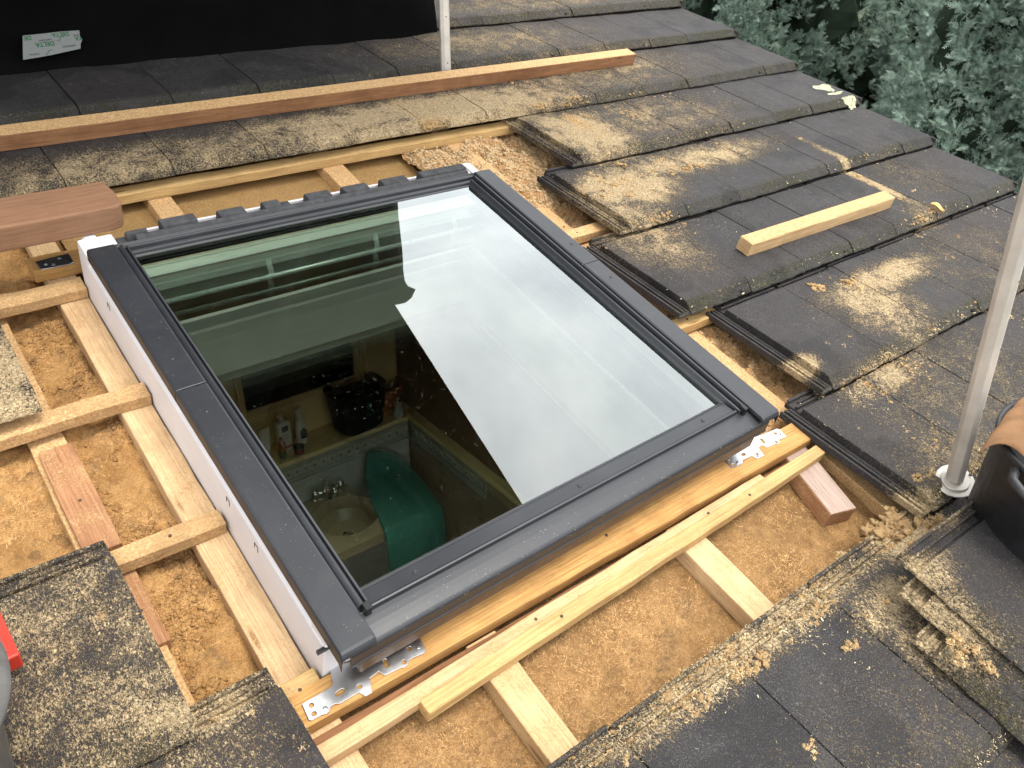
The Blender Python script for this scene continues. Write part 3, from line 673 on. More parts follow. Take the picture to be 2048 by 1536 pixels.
# bottom cladding: wide sheet rolling over the front
cp = [(.060, .1575), (.048, .1570), (.036, .1560), (.026, .1545)]
for i in range(1, 11):
    a = i / 10 * math.radians(84); cp.append((.019 - .0135 * math.sin(a), .1530 - .0115 * (1 - math.cos(a))))
cp += [(.0052, .120), (.0035, .118), (.0035, .1155), (.008, .1155), (.011, .135), (.030, .148), (.060, .150)]
MB().prism(cp, .022, 1.118, 0).build('bottom_cladding', CLAD, win, 0)
MB().prism([(.012, .066), (.014, .118), (.025, .14), (.05, .14), (.05, .06)], .045, 1.100, 0).build('bottom_apron', simple('apron sheet with painted wood reflection', (.10, .075, .06), .4, .4), win, .001)  # brown of the reflected wood put into the sheet colour
# side cladding: two lengths per side, thin joint between
def sideclad(u0, u1, v0, v1, low_end):
    zt = .172; n = 10; V = []; F = []
    sec = [(0, -.030), (0.0005, -.006), (.003, -.001), (.008, .0), ((u1 - u0) - .006, .0), ((u1 - u0) - .0015, -.002), ((u1 - u0), -.010)]
    if u0 > .5: sec = [((u1 - u0) - x, z) for x, z in sec]
    k = len(sec)
    if low_end: v0 -= .002
    vs = [v0, v0 + .0012, v0 + .003, v0 + .006, v0 + .011, v1 - .002, v1] if low_end else [v0, v0 + .0015, v1 - .0015, v1]
    for v in vs:
        dz = 0
        if low_end: dz = -.012 * max(0, 1 - (v - v0) / .011) ** 2
        elif v in (vs[0], vs[-1]): dz = -.001
        V += [(u0 + x, v, zt + z + dz) for x, z in sec]
    for i in range(len(vs) - 1):
        for j in range(k - 1): F.append((i * k + j, i * k + j + 1, (i + 1) * k + j + 1, (i + 1) * k + j))
    o = MB().add(V, F).build('side_cladding', CLAD, win)
    so_ = o.modifiers.new('sheet', 'SOLIDIFY'); so_.thickness = .0018; so_.offset = -1
    bv = o.modifiers.new('bevel', 'BEVEL'); bv.width = .0015; bv.segments = 2; bv.limit_method = 'ANGLE'
    return o
for (u0, u1) in ((.0, .066), (1.080, 1.142)):
    for (v0, v1, le) in ((.003, .664, True), (.6665, 1.186, False)):
        o = sideclad(u0, u1, v0, v1, le)
    for v in ((.757, .588)):
        uc = (u0 + u1) / 2 + (-.002 if u0 < .5 else .006)
        MB().lathe([(0, .1745), (.0025, .1743), (.0036, .1728), (.0038, .172)], uc, v, 16).build('rivet', CLAD, win, smooth=True)
# grey foam collar blocks on the top edge
MB().prism([(1.197, .10), (1.197, .160), (1.203, .166), (1.213, .168), (1.217, .158), (1.222, .156), (1.225, .14), (1.225, .10)], .118, 1.075, 0).build('foam_collar', FOAM, win, .002)
for (u0, u1, vb, ht) in ((.100, .150, 1.238, .168), (.186, .272, 1.258, .170), (.330, .398, 1.258, .164), (.448, .494, 1.258, .164), (.498, .522, 1.252, .157), (.570, .640, 1.258, .164), (.680, .755, 1.258, .164), (.800, .882, 1.258, .164), (.925, 1.080, 1.254, .168)):
    MB().prism([(1.214, .105), (1.214, .150), (1.222, ht), (vb - .006, ht), (vb, ht - .008), (vb, .105)], u0, u1, 0).build('foam_block', FOAM, win, .003, False, 2)
MB().box(.078, .187, 1.200, 1.245, .10, .148).build('foam_block', FOAM, win, .004)
MB().box(.16, 1.09, 1.250, 1.268, .100, .128).box(.16, 1.09, 1.261, 1.268, .128, .142).build('frame_head_rail', WHITE, win, .002)
MB().box(1.072, 1.137, 1.19, 1.285, .118, .142).box(1.085, 1.125, 1.20, 1.275, .142, .150).build('frame_corner_piece', WHITE, win, .003, False, 2)
MB().box(0.0, .078, 1.19, 1.262, .118, .150).build('frame_corner_piece', WHITE, win, .004, False, 2)
# metal mounting brackets
L_OUT = [(-.053, .027), (-.056, -.003), (-.053, -.006), (-.034, -.006), (-.027, -.009), (-.021, -.008), (-.015, -.001), (-.007, -.001), (.000, -.005), (.035, -.004), (.041, -.016), (.054, -.016), (.063, .008), (.082, .011), (.087, -.001), (.118, -.003), (.124, -.006), (.131, -.004), (.138, .002), (.147, .002), (.168, -.001), (.173, .003), (.176, .029), (.115, .036), (.061, .047), (.036, .056), (.014, .056), (.007, .034), (.002, .029), (-.006, .028)]
def bracket(poly, holes, screws, w=.036):
    bm = bmesh.new()
    vs = [bm.verts.new((x, y, 0)) for x, y in poly]; outer = [bm.edges.new((vs[i], vs[(i + 1) % len(vs)])) for i in range(len(vs))]
    for (cx, cy, rx, ry, rot) in holes:
        hv = []
        for k in range(14):
            a = 2 * math.pi * k / 14; x, y = math.cos(a) * .0042, math.sin(a) * .0042
            if rx > .0043: x += math.copysign(rx - .0042, x)
            x, y = x * math.cos(rot) - y * math.sin(rot), x * math.sin(rot) + y * math.cos(rot)
            hv.append(bm.verts.new((cx + x, cy + y, 0)))
        for k in range(14): outer.append(bm.edges.new((hv[k], hv[(k + 1) % 14])))
    bmesh.ops.triangle_fill(bm, use_beauty=True, edges=bm.edges[:])
    me = bpy.data.meshes.new('mounting_bracket'); bm.to_mesh(me); bm.free(); me.materials.append(GALV)
    o = bpy.data.objects.new('mounting_bracket', me); col.objects.link(o); o.parent = win; o.location = (0, 0, w)
    so_ = o.modifiers.new('sheet', 'SOLIDIFY'); so_.thickness = .0022
    bv = o.modifiers.new('bevel', 'BEVEL'); bv.width = .0006; bv.limit_method = 'ANGLE'
    for (cx, cy) in screws:
        q = MB().lathe([(0, .0018), (.0012, .0018), (.0016, .003), (.0040, .0026), (.0050, .0012), (.0050, 0)], cx, cy, 16).build('screw', SCREW); q.parent = o
    return o
bracket(L_OUT, [(-.041, .017, .0042, 0, 0), (-.044, .002, .0042, 0, 0), (.009, .012, .0085, 0, .1), (.041, .004, .0042, 0, 0), (.100, .017, .0085, 0, 1.35), (.128, .003, .0042, 0, 0), (.149, .020, .0042, 0, 0)], [(-.025, .0), (.164, .014)])
shift = 1.197
R_OUT = [(shift - (x - .0) if 0 else shift - x, y + .026) for x, y in L_OUT]
R_OUT = [(1.035, .052), (1.034, .022), (1.060, .019), (1.072, .020), (1.078, .026), (1.084, .026), (1.112, .024), (1.117, .011), (1.141, .010), (1.149, .035), (1.165, .037), (1.170, .024), (1.200, .022), (1.206, .018), (1.214, .020), (1.220, .027), (1.246, .024), (1.252, .050), (1.245, .056), (1.211, .058), (1.150, .066), (1.091, .060)]
bracket(R_OUT, [(1.046, .040, .0042, 0, 0), (1.045, .028, .0042, 0, 0), (1.095, .038, .0065, 0, .1), (1.128, .022, .0042, 0, 0), (1.176, .045, .0085, 0, 1.3), (1.206, .025, .0042, 0, 0), (1.228, .046, .0042, 0, 0)], [(1.062, .026), (1.242, .036)])
bracket([(-.075, 1.335), (-.078, 1.372), (.0, 1.378), (.0, 1.338), (-.01, 1.332), (-.05, 1.333)], [], [(-.06, 1.352), (-.045, 1.345), (-.025, 1.365)])
# ventilation bar with two brackets, seen through the glass
MB().tube([(.10, 1.085, .052), (1.04, 1.085, .052)], .0065, 12).build('control_bar', BARM, win, smooth=True)
for u in (.40, .71, .97):
    b = MB(); P_ = [(u, 1.108, .095), (u, 1.102, .080), (u, 1.092, .068), (u, 1.088, .056)]
    V = []; F = []
    for i, p in enumerate(P_): V += [(p[0] - .007, p[1], p[2]), (p[0] + .007, p[1], p[2]), (p[0] + .007, p[1] + .004, p[2]), (p[0] - .007, p[1] + .004, p[2])]
    for i in range(3):
        for k in range(4): F.append((4 * i + k, 4 * i + (k + 1) % 4, 4 * i + 4 + (k + 1) % 4, 4 * i + 4 + k))
    b.add(V, F).build('bar_bracket', BARM, win)

for ch in list(win.children):
    if ch.name.startswith('mounting_bracket'): continue
    for o_ in [ch] + list(ch.children):
        for v_ in o_.data.vertices:
            t_ = min(1.1, max(0, v_.co.y / 1.2)); v_.co.y += v_.co.x / 1.137 * (.024 * (1 - t_) - .012 * t_)
# ------------------------------------------------------------------ things in the room below (world axes)
def at(x, y, z): return Matrix.Translation((x, y, z))
def wthing(name, label, cat, x, y, z, rz=0, group=None):
    return empty(name, label, cat, group, Matrix.Translation((x, y, z)) @ Matrix.Rotation(rz, 4, 'Z'))
mr = wthing('wall_mirror', 'dark rectangular mirror on the cream wall above the ledge', 'mirror', .79, 1.88, -.55)
MB().box(-.235, .235, -.012, .0, .0, .52).build('mirror_glass', MIRROR, mr, .001)
MB().box(-.262, -.236, -.020, .0, -.03, .54).box(.236, .262, -.020, .0, -.03, .54).box(-.236, .236, -.020, .0, -.03, -.001).build('mirror_frame', ROOMW, mr, .003)
pn = wthing('cupboard', 'cream wall cupboard with raised door beside the mirror', 'cupboard', 1.14, 1.88, -.70)
MB().box(-.082, .075, -.016, .0, .06, .5).box(-.062, .055, -.022, -.0155, .08, .48).build('cupboard_door', ROOMW, pn, .004)
bk = wthing('laundry_basket', 'black woven basket standing on the wall ledge', 'basket', .985, YB + .065, ZS + .001, .1)
prof = [(.0, .0), (.085, .0), (.100, .012), (.112, .10), (.122, .185), (.126, .190), (.120, .192), (.110, .180), (.102, .02), (0, .012)]
b = MB(); n = 40; V = []; F = []
for r, z in prof:
    for k in range(n):
        a = 2 * math.pi * k / n; e = 3.2; c_, s_ = math.cos(a), math.sin(a); q = (abs(c_) ** e + abs(s_) ** e) ** (-1 / e)
        V.append((r * q * c_ * 1.0, r * q * s_ * .72, z))
for i in range(len(prof) - 1):
    for k in range(n): F.append((i * n + k, i * n + (k + 1) % n, (i + 1) * n + (k + 1) % n, (i + 1) * n + k))
b.add(V, F).build('basket_body', BLACKB, bk, smooth=True)
MB().tube([(.124, -.02, .17), (.137, -.012, .15), (.137, .012, .15), (.124, .02, .17)], .004, 8).build('handle', CHROME, bk, smooth=True)
MB().box(-.012, .012, -.0915, -.0885, .12, .15).build('basket_tag', GREENB, bk)
# orange bowl
bw = wthing('orange_bowl', 'orange bowl behind the black basket', 'bowl', 1.155, YB + .12, ZS + .001)
MB().lathe([(0, 0), (.03, 0), (.06, .05), (.075, .12), (.072, .12), (.03, .012), (0, .010)], 0, 0, 28).build('bowl_body', ORANGE, bw, smooth=True)
def pump(x, y, w_, d_, h, round_, label):
    t = wthing('pump_bottle', label, 'bottle', x, y, ZS + .001, .15, 'bottles on the bathroom ledge')
    if round_: MB().lathe([(0, 0), (w_, 0), (w_ * 1.02, .006), (w_, h * .85), (w_ * .6, h), (0, h)], 0, 0, 24).build('bottle_body', BOTW, t, smooth=True)
    else: MB().box(-w_, w_, -d_, d_, 0, h).build('bottle_body', BOTW, t, .007, False, 3)
    MB().lathe([(0, h - .001), (.011, h - .001), (.011, h + .016), (.005, h + .018), (.004, h + .034), (0, h + .034)], 0, 0, 16).build('pump_collar', BOTW, t, smooth=True)
    MB().tube([(.006, .004, h + .037), (-.010, -.006, h + .039), (-.026, -.016, h + .032)], [.006, .006, .003], 10).build('pump_head', BOTW, t, smooth=True)
    if round_: MB().prism([(-.014, .03), (.012, .026), (.016, .06), (.002, .078), (-.014, .062)], -w_ * 1.05, -w_ * .9, 1).build('label', DKLBL, t)
    else:
        MB().box(-w_ * .45, w_ * .5, -d_ - .001, -d_ + .001, h * .68, h * .86).build('label', DKLBL, t)
        MB().box(-w_ * .9, w_ * .9, -d_ - .001, -d_ + .001, .012, .024).build('label_band', REDLBL, t)
pump(.665, YB + .085, .029, .016, .135, False, 'square white pump bottle with dark label on the ledge')
pump(.742, YB + .095, .021, .021, .125, True, 'round white pump bottle with blue patch on the ledge')
t = wthing('cream_jar', 'small dark red jar in front of the round pump bottle', 'jar', .700, YB + .035, ZS + .001)
MB().lathe([(0, 0), (.019, 0), (.020, .004), (.020, .018), (.0, .018)], 0, 0, 24).build('jar_body', REDLBL, t, smooth=False)
MB().lathe([(0, .0181), (.021, .0181), (.021, .030), (0, .030)], 0, 0, 24).build('lid', simple('dark cap', (.03, .01, .012), .4), t)
t = wthing('amber_bottle', 'slim amber bottle with green bottom at the left of the ledge', 'bottle', .637, YB + .045, ZS + .001, 0, 'bottles on the bathroom ledge')
MB().lathe([(.0145, .030), (.0145, .062), (.006, .075), (.006, .088), (0, .088)], 0, 0, 20).build('bottle_body', AMBER, t, smooth=True)
MB().lathe([(0, 0), (.0145, 0), (.0145, .030)], 0, 0, 20).build('bottle_bottom', GREENB, t)
t = wthing('cream_tube', 'pale squeeze tube standing behind the amber bottle', 'tube', .592, YB + .095, ZS + .001)
MB().prism([(-.021, .12), (-.021, .125), (.021, .125), (.021, .12), (.016, .02), (-.016, .02)], -.008, .008, 1).build('tube_body', BOTW, t, .003)
MB().lathe([(0, 0), (.014, 0), (.014, .020), (0, .020)], 0, 0, 18).build('cap', BOTW, t)
t = wthing('glass_bottle', 'small grey bottle on the ledge right of the basket', 'bottle', 1.152, YB + .02, ZS + .001, 0, 'bottles on the bathroom ledge')
MB().box(-.017, .017, -.012, .012, 0, .075).build('bottle_body', TILEW, t, .004, False, 2)
MB().lathe([(0, .0751), (.008, .0751), (.008, .09), (0, .09)], 0, 0, 14).build('cap', GASKET, t)
# wash basin with tap
bs = wthing('wash_basin', 'cream wash basin under the ornamental tile border', 'basin', .72, 1.735, -.97)
n = 36; V = []; F = []
def cp_(x, y): return V.append((x, y, 0)) or len(V) - 1
x0, x1, y0, y1 = -.30, .155, -.36, -.0
cxb, cyb, rxb, ryb = .055, -.175, .135, .125
outer = []; inner = []
for k in range(n):
    a = 2 * math.pi * k / n; c_, s_ = math.cos(a), math.sin(a)
    tt = min((x1 - cxb) / c_ if c_ > 1e-6 else 9, (x0 - cxb) / c_ if c_ < -1e-6 else 9, (y1 - cyb) / s_ if s_ > 1e-6 else 9, (y0 - cyb) / s_ if s_ < -1e-6 else 9)
    outer.append(cp_(cxb + c_ * tt, cyb + s_ * tt)); 
rings = [outer]
for sc_, z in ((1.0, .0), (.95, -.012), (.85, -.05), (.6, -.085), (.25, -.10), (.08, -.102)):
    rg = []
    for k in range(n):
        a = 2 * math.pi * k / n; V.append((cxb + rxb * sc_ * math.cos(a), cyb + ryb * sc_ * math.sin(a), z)); rg.append(len(V) - 1)
    rings.append(rg)
for a_, b_ in zip(rings[:-1], rings[1:]):
    for k in range(n): F.append((a_[k], a_[(k + 1) % n], b_[(k + 1) % n], b_[k]))
lowr = []
for k in range(n): V.append((V[outer[k]][0], V[outer[k]][1], -.045)); lowr.append(len(V) - 1)
for k in range(n): F.append((outer[k], outer[(k + 1) % n], lowr[(k + 1) % n], lowr[k]))
MB().add(V, F).build('basin_bowl', CERAM, bs)
MB().lathe([(.0, -.0985), (.014, -.0985), (.017, -.0965), (.021, -.0965), (.021, -.104)], cxb, cyb, 20).build('drain', CHROME, bs)
MB().lathe([(.0, .0005), (.007, .0005), (.009, .002), (.009, -.003)], cxb + .0, cyb + .135, 16).build('overflow', GASKET, bs)
tp = MB().tube([(.055, -.03, .0), (.055, -.03, .06), (.055, -.045, .085), (.055, -.09, .080), (.055, -.105, .055)], [.018, .016, .015, .012, .011], 14).build('tap', CHROME, bs, smooth=True)
for sx_ in (-.052, .052):
    k_ = MB().tube([(.055, -.03, .03), (.055 + sx_, -.03, .042)], .009, 10).lathe([(0, .028), (.013, .030), (.018, .042), (.016, .056), (.006, .064), (0, .065)], .055 + sx_ * 1.1, -.03, 14).build('tap_knob', CHROME, tp, smooth=True)
# teal towel hung from the wall over the side of the basin
twl = wthing('towel', 'teal towel hanging from the wall over the right side of the basin', 'towel', .97, 1.70, -.84)
Lft = [(-.002, .012, -.010), (-.024, .0, -.07), (-.035, -.02, -.112), (-.081, -.155, -.120), (-.126, -.325, -.120), (-.131, -.352, -.17), (-.13, -.354, -.31)]
Rgt = [(.030, .012, -.002), (.110, .010, -.040), (.160, -.01, -.100), (.165, -.144, -.118), (.142, -.330, -.126), (.152, -.352, -.24), (.125, -.355, -.345)]
V = []; F = []; nn = 30; mrow = 44
for i in range(mrow):
    f_ = i / (mrow - 1) * (len(Lft) - 1); i0 = min(int(f_), len(Lft) - 2); fr_ = f_ - i0
    A = Vector(Lft[i0]).lerp(Vector(Lft[i0 + 1]), fr_); B = Vector(Rgt[i0]).lerp(Vector(Rgt[i0 + 1]), fr_)
    for j in range(nn):
        s_ = j / (nn - 1); p = A.lerp(B, s_)
        fold = .010 * math.sin(s_ * 7 + i * .09) + .005 * math.sin(s_ * 15 - i * .13 + 1) + .018 * math.sin(math.pi * s_) - .014 * math.exp(-((s_ - .28 - .012 * i) / .05) ** 2)
        V.append((p.x, p.y - fold * .5, p.z + fold))
for i in range(mrow - 1):
    for j in range(nn - 1): F.append((i * nn + j, i * nn + j + 1, (i + 1) * nn + j + 1, (i + 1) * nn + j))
o = MB().add(V, F).build('towel_cloth', TOWEL, twl, smooth=True); so_ = o.modifiers.new('thick', 'SOLIDIFY'); so_.thickness = .006

# ------------------------------------------------------------------ black membrane shelter at the top left
sh = empty('membrane_shelter', 'black roofing membrane hung as a wall and canopy at the upper left', 'membrane', None, Matrix.Identity(4))
rights = [(.58, 1.735), (.70, 1.755), (.80, 1.765), (1.2, 1.79), (1.6, 1.85), (1.97, 1.92), (2.34, 2.06), (2.83, 2.22), (2.97, 2.27), (3.04, 2.36)]
V = []; F = []; nx = 80; nz = 46
for j in range(nz):
    z = .58 + (3.04 - .58) * j / (nz - 1); xr = np.interp(z, [r[0] for r in rights], [r[1] for r in rights])
    for i in range(nx):
        s_ = i / (nx - 1); x = -2.4 + (xr + 2.4) * s_
        y = 2.31 + .018 * math.sin(x * 7 + z * 2) + .012 * math.sin(x * 17 - z * 5) + .010 * math.sin(z * 9 + x * 3) + .10 * max(0, (s_ - .96) / .04) ** 2
        y = 2.31 + (y - 2.31) * min(1, max(.15, (z - .65) / .5))
        if z < .75: y -= .03 * (1 - (z - .58) / .17)
        sm_ = lambda q: max(0, min(1, q)) ** 2 * (3 - 2 * max(0, min(1, q)))
        y -= .045 * sm_((1.2 - z) / .5) + .62 * sm_((z - .92) / .5) * sm_((1.45 - x) / .6)  # second term: added bulge above the view, shaped to shade the tiles below
        V.append((x, y, z))
for j in range(nz - 1):
    for i in range(nx - 1): F.append((j * nx + i, j * nx + i + 1, (j + 1) * nx + i + 1, (j + 1) * nx + i))
o = MB().add(V, F).build('membrane_wall', MEMB, sh, smooth=True); q = o.modifiers.new('t', 'SOLIDIFY'); q.thickness = .012; q.offset = 0
V = []; F = []; nx = 50; ny = 30
for j in range(ny):
    y = .42 + 1.94 * j / (ny - 1)
    for i in range(nx):
        s_ = i / (nx - 1); x = -2.4 + (2.135 + 2.4) * s_
        V.append((x, y, 3.0 + .02 * math.sin(x * 4 + y * 3) * (1 - s_)))
for j in range(ny - 1):
    for i in range(nx - 1): F.append((j * nx + i, j * nx + i + 1, (j + 1) * nx + i + 1, (j + 1) * nx + i))
o = MB().add(V, F).build('membrane_canopy', MEMB, sh, smooth=True); q = o.modifiers.new('t', 'SOLIDIFY'); q.thickness = .012
b = MB().box(-2.3, 1.62, 2.42, 3.4, .3, 3.0); b.build('shelter_core', MEMB, sh, .02)
# printed tape on it (upside down print)
TX, TZ, TY = .262, .757, 2.222
tape = empty('tape_strip', 'pale strip of printed tape stuck on the black membrane', 'tape', None, Matrix.Translation((TX, TY, TZ)) @ Matrix.Rotation(math.radians(-1.5), 4, 'Y'))
MB().prism([(-.096, -.036), (-.05, -.034), (-.01, -.031), (.04, -.026), (.078, -.022), (.082, -.008), (.090, .004), (.086, .016), (.088, .032), (.03, .034), (-.02, .033), (-.078, .033), (-.084, .01), (-.092, -.02)], -.0015, .0, 1).build('tape_film', TAPEM, tape)
def letters(body, x, z, size, m, bold=0):
    cu = bpy.data.curves.new('print', 'FONT'); cu.body = body; cu.size = size; cu.offset = bold; cu.align_x = 'CENTER'; cu.align_y = 'CENTER'; cu.extrude = .0001
    tmp = bpy.data.objects.new('tmp', cu); col.objects.link(tmp); dg = bpy.context.evaluated_depsgraph_get()
    me = bpy.data.meshes.new_from_object(tmp.evaluated_get(dg)); bpy.data.objects.remove(tmp); me.materials.clear(); me.materials.append(m)
    o = bpy.data.objects.new('printed_lettering', me); col.objects.link(o); o.parent = tape
    o.matrix_local = Matrix.Translation((x, -.0022, z)) @ Matrix.Rotation(math.pi / 2, 4, 'X') @ Matrix.Rotation(math.pi, 4, 'Z'); return o
letters('DELTA', -.022, .003, .0185, INKG, .0006); letters('INSIDE BAND', -.018, .0145, .0062, INKK, .0001)
letters('DELTA', .030, .0265, .0165, INKG, .0005); letters('DE', -.066, .0255, .0165, INKG, .0005)
letters('TA', .080, .010, .0165, INKG, .0005); letters('BAND', .075, .0195, .006, INKK, .0001)
letters('INSIDE BAND', .046, -.0105, .0065, INKK, .0001); letters('INSIDE BA', -.060, -.0235, .0065, INKK, .0001)
for (x, z) in ((.030, .011), (-.014, -.0245)):
    MB().tube([(x - .014, -.0022, z), (x - .009, -.0022, z - .004), (x - .002, -.0022, z + .008), (x + .008, -.0022, z + .008)], .0009, 6).build('check_mark', INKG, tape)

# ------------------------------------------------------------------ metal posts
def post(name, label, base, topp, wd_, dp, foot=True, seed=0):
    base = Vector(base); topp = Vector(topp); d = (topp - base); L = d.length
    zc = d.normalized(); xc = Vector((1, .25 if foot else -.1, 0)); xc = (xc - zc * xc.dot(zc)).normalized(); yc = zc.cross(xc)
    mw = Matrix.Translation(base) @ Matrix((xc, yc, zc)).transposed().to_4x4()
    t = empty(name, label, 'post', 'galvanised scaffold posts', mw)
    a, b_ = wd_ / 2, dp / 2; c = .25 * wd_
    oc = [(-a + c, -b_), (a - c, -b_), (a, -b_ + c), (a, b_ - c), (a - c, b_), (-a + c, b_), (-a, b_ - c), (-a, -b_ + c)]
    p = MB().prism(oc, 0.004, L, 2).build('post_tube', POSTM, t, .001)
    for k in range(5):
        z = .05 + k * .16
        MB().tube([(.0, -b_ - .0006, z), (.0, -b_ + .002, z)], .0028, 10).build('post_hole', DKSCREW, t)
    if foot:
        f = MB(); P0 = [(.054 * math.cos(k * math.pi / 9), .042 * math.sin(k * math.pi / 9) * (1 if k < 9 else 1.15)) for k in range(18)]
        f.prism(P0, -.006, -.002, 2); f.prism([(x * .72, y * .72) for x, y in P0], -.002, .004, 2)
        q = f.build('foot_plate', POSTM, t, .002, False, 2); q.rotation_euler = (PITCH * .7, -.05, 0)
        MB().tube([(.033, -.026, .0), (.033, -.026, .004)], .004, 10).build('foot_bolt', DKSCREW, t)
    return t
post('scaffold_post', 'galvanised post with foot plate standing on the lower right tiles', wv(1.452, -.300, .094), (1.452 - .30, wv(1.452, -.300, .094)[1] + .012, 2.2), .038, .038)
post('scaffold_post', 'thin galvanised post behind the long timber beside the black membrane', wv(1.522, 1.955, .07), (1.527, wv(1.522, 1.96, .07)[1] + .01, 1.12), .040, .030, False)

# ------------------------------------------------------------------ tub, glove, bucket, red box
TUBM = Matrix.Translation((1.452, -.555, .002)) @ Matrix.Rotation(math.radians(6), 4, 'X')
tb = empty('rubber_tub', 'black rubber tub standing on the loose tiles at the right edge', 'tub', None, TUBM)
MB().lathe([(0, .0), (.185, .0), (.193, .006), (.205, .205), (.214, .212), (.214, .221), (.205, .223), (.197, .205), (.180, .012), (0, .010)], 0, 0, 56).build('tub_body', RUBBER, tb, smooth=True)
MB().tube([(-.19, .10, .205), (-.218, .09, .20), (-.226, .05, .185), (-.224, .01, .19), (-.21, -.03, .20)], .010, 10).build('tub_handle', RUBBER, tb, smooth=True)
gv = empty('leather_glove', 'tan suede cloth glove hanging over the rim of the black tub', 'glove', None, Matrix.Translation((1.318, -.470, .238)))
V = []; F = []; ni, nj = 26, 18
for i in range(ni):
    s_ = i / (ni - 1)
    for j in range(nj):
        a = j / (nj - 1); an = (a - .5) * 2 * (1.9 - .6 * s_)      # a rolled cuff: open tube lying over the rim
        r1 = .030 + .022 * s_
        x = -.045 + .27 * s_ + .010 * math.cos(an * 2); y = .015 + r1 * 1.7 * math.sin(an); z = -.012 + r1 * math.cos(an) * .8 + .02 * math.sin(s_ * 3) + .004 * math.sin(s_ * 21 + an * 3)
        V.append((x, y, z))
for i in range(ni - 1):
    for j in range(nj - 1): F.append((i * nj + j, i * nj + j + 1, (i + 1) * nj + j + 1, (i + 1) * nj + j))
o = MB().add(V, F).build('glove_cuff', SUEDE, gv, smooth=True); q = o.modifiers.new('t', 'SOLIDIFY'); q.thickness = .004
bu = empty('grey_bucket', 'dusty dark bucket cut off by the lower left corner', 'bucket', None, Matrix.Translation(wv(-.603, .05, .055)))
MB().lathe([(0, .0), (.15, .0), (.155, .006), (.185, .295), (.205, .300), (.207, .31), (.200, .318), (.182, .318), (.150, .02), (0, .015)], 0, 0, 56).build('bucket_body', GREYRUB, bu, smooth=True)
rb = empty('red_box', 'red plastic box partly hidden by the bucket at lower left', 'box', None, roofmat(-.387, .275, .094, math.radians(3)))
MB().box(-.16, .0, .0, .10, 0, .036).build('box_body', RED, rb, .004, False, 2)
MB().box(-.15, -.012, .012, .088, .036, .0385).build('box_lid_panel', simple('dull red panel', (.30, .05, .035), .7), rb, .001)

# ------------------------------------------------------------------ lichen, leaf
for (u, v, r, lab) in ((3.225, 1.395, .05, 'larger pale lichen patch on the verge tile'), (3.232, 1.252, .042, 'round lichen patch on the edge of the verge tile'), (3.215, 1.325, .03, 'thin lichen patch between the two others')):
    V = []; F = []; k = 0
    for q in range(int(420 * (r / .05))):
        a = rnd.uniform(0, 6.28); d = r * math.sqrt(rnd.random()) * (1 + .3 * math.sin(3 * a)); s_ = rnd.uniform(.0025, .006)
        x, y = d * math.cos(a) * (1.0 if r > .035 else 1.6), d * math.sin(a) * (.75 if r > .035 else .35)
        yy = v + y; wz = surf(1.238, max(yy, 1.268)) + .001 - (max(0, 1.268 - yy) * .8)
        for c_ in range(5): V.append((u + x + s_ * math.cos(c_ * 1.257 + a), yy + s_ * math.sin(c_ * 1.257 + a), wz + rnd.uniform(0, .003)))
        V.append((u + x, yy, wz + .003 + rnd.uniform(0, .003)))
        for c_ in range(5): F.append((k + c_, k + (c_ + 1) % 5, k + 5))
        k += 6
    o = MB().add(V, F).build('lichen_patch', LICH); o.matrix_world = M.copy(); tag(o, lab, 'lichen', kind='stuff')
V = []; F = []
for i in range(8):
    for j in range(5):
        s_, a = i / 7, j / 4 - .5; wv_ = .022 * math.sin(math.pi * min(1, s_ * .9 + .08)) ** .7
        V.append((a * wv_ * 1.4, -s_ * .055, .012 * abs(a * 2) ** 2 + .006 * math.sin(s_ * 5)))
for i in range(7):
    for j in range(4): F.append((i * 5 + j, i * 5 + j + 1, (i + 1) * 5 + j + 1, (i + 1) * 5 + j))
o = MB().add(V, F).build('wood_shaving', LEAFM, smooth=True); put(o, 2.676, .512, .094, .3); tag(o, 'curled brown shaving on the tile edge beyond the short timber', 'shaving')

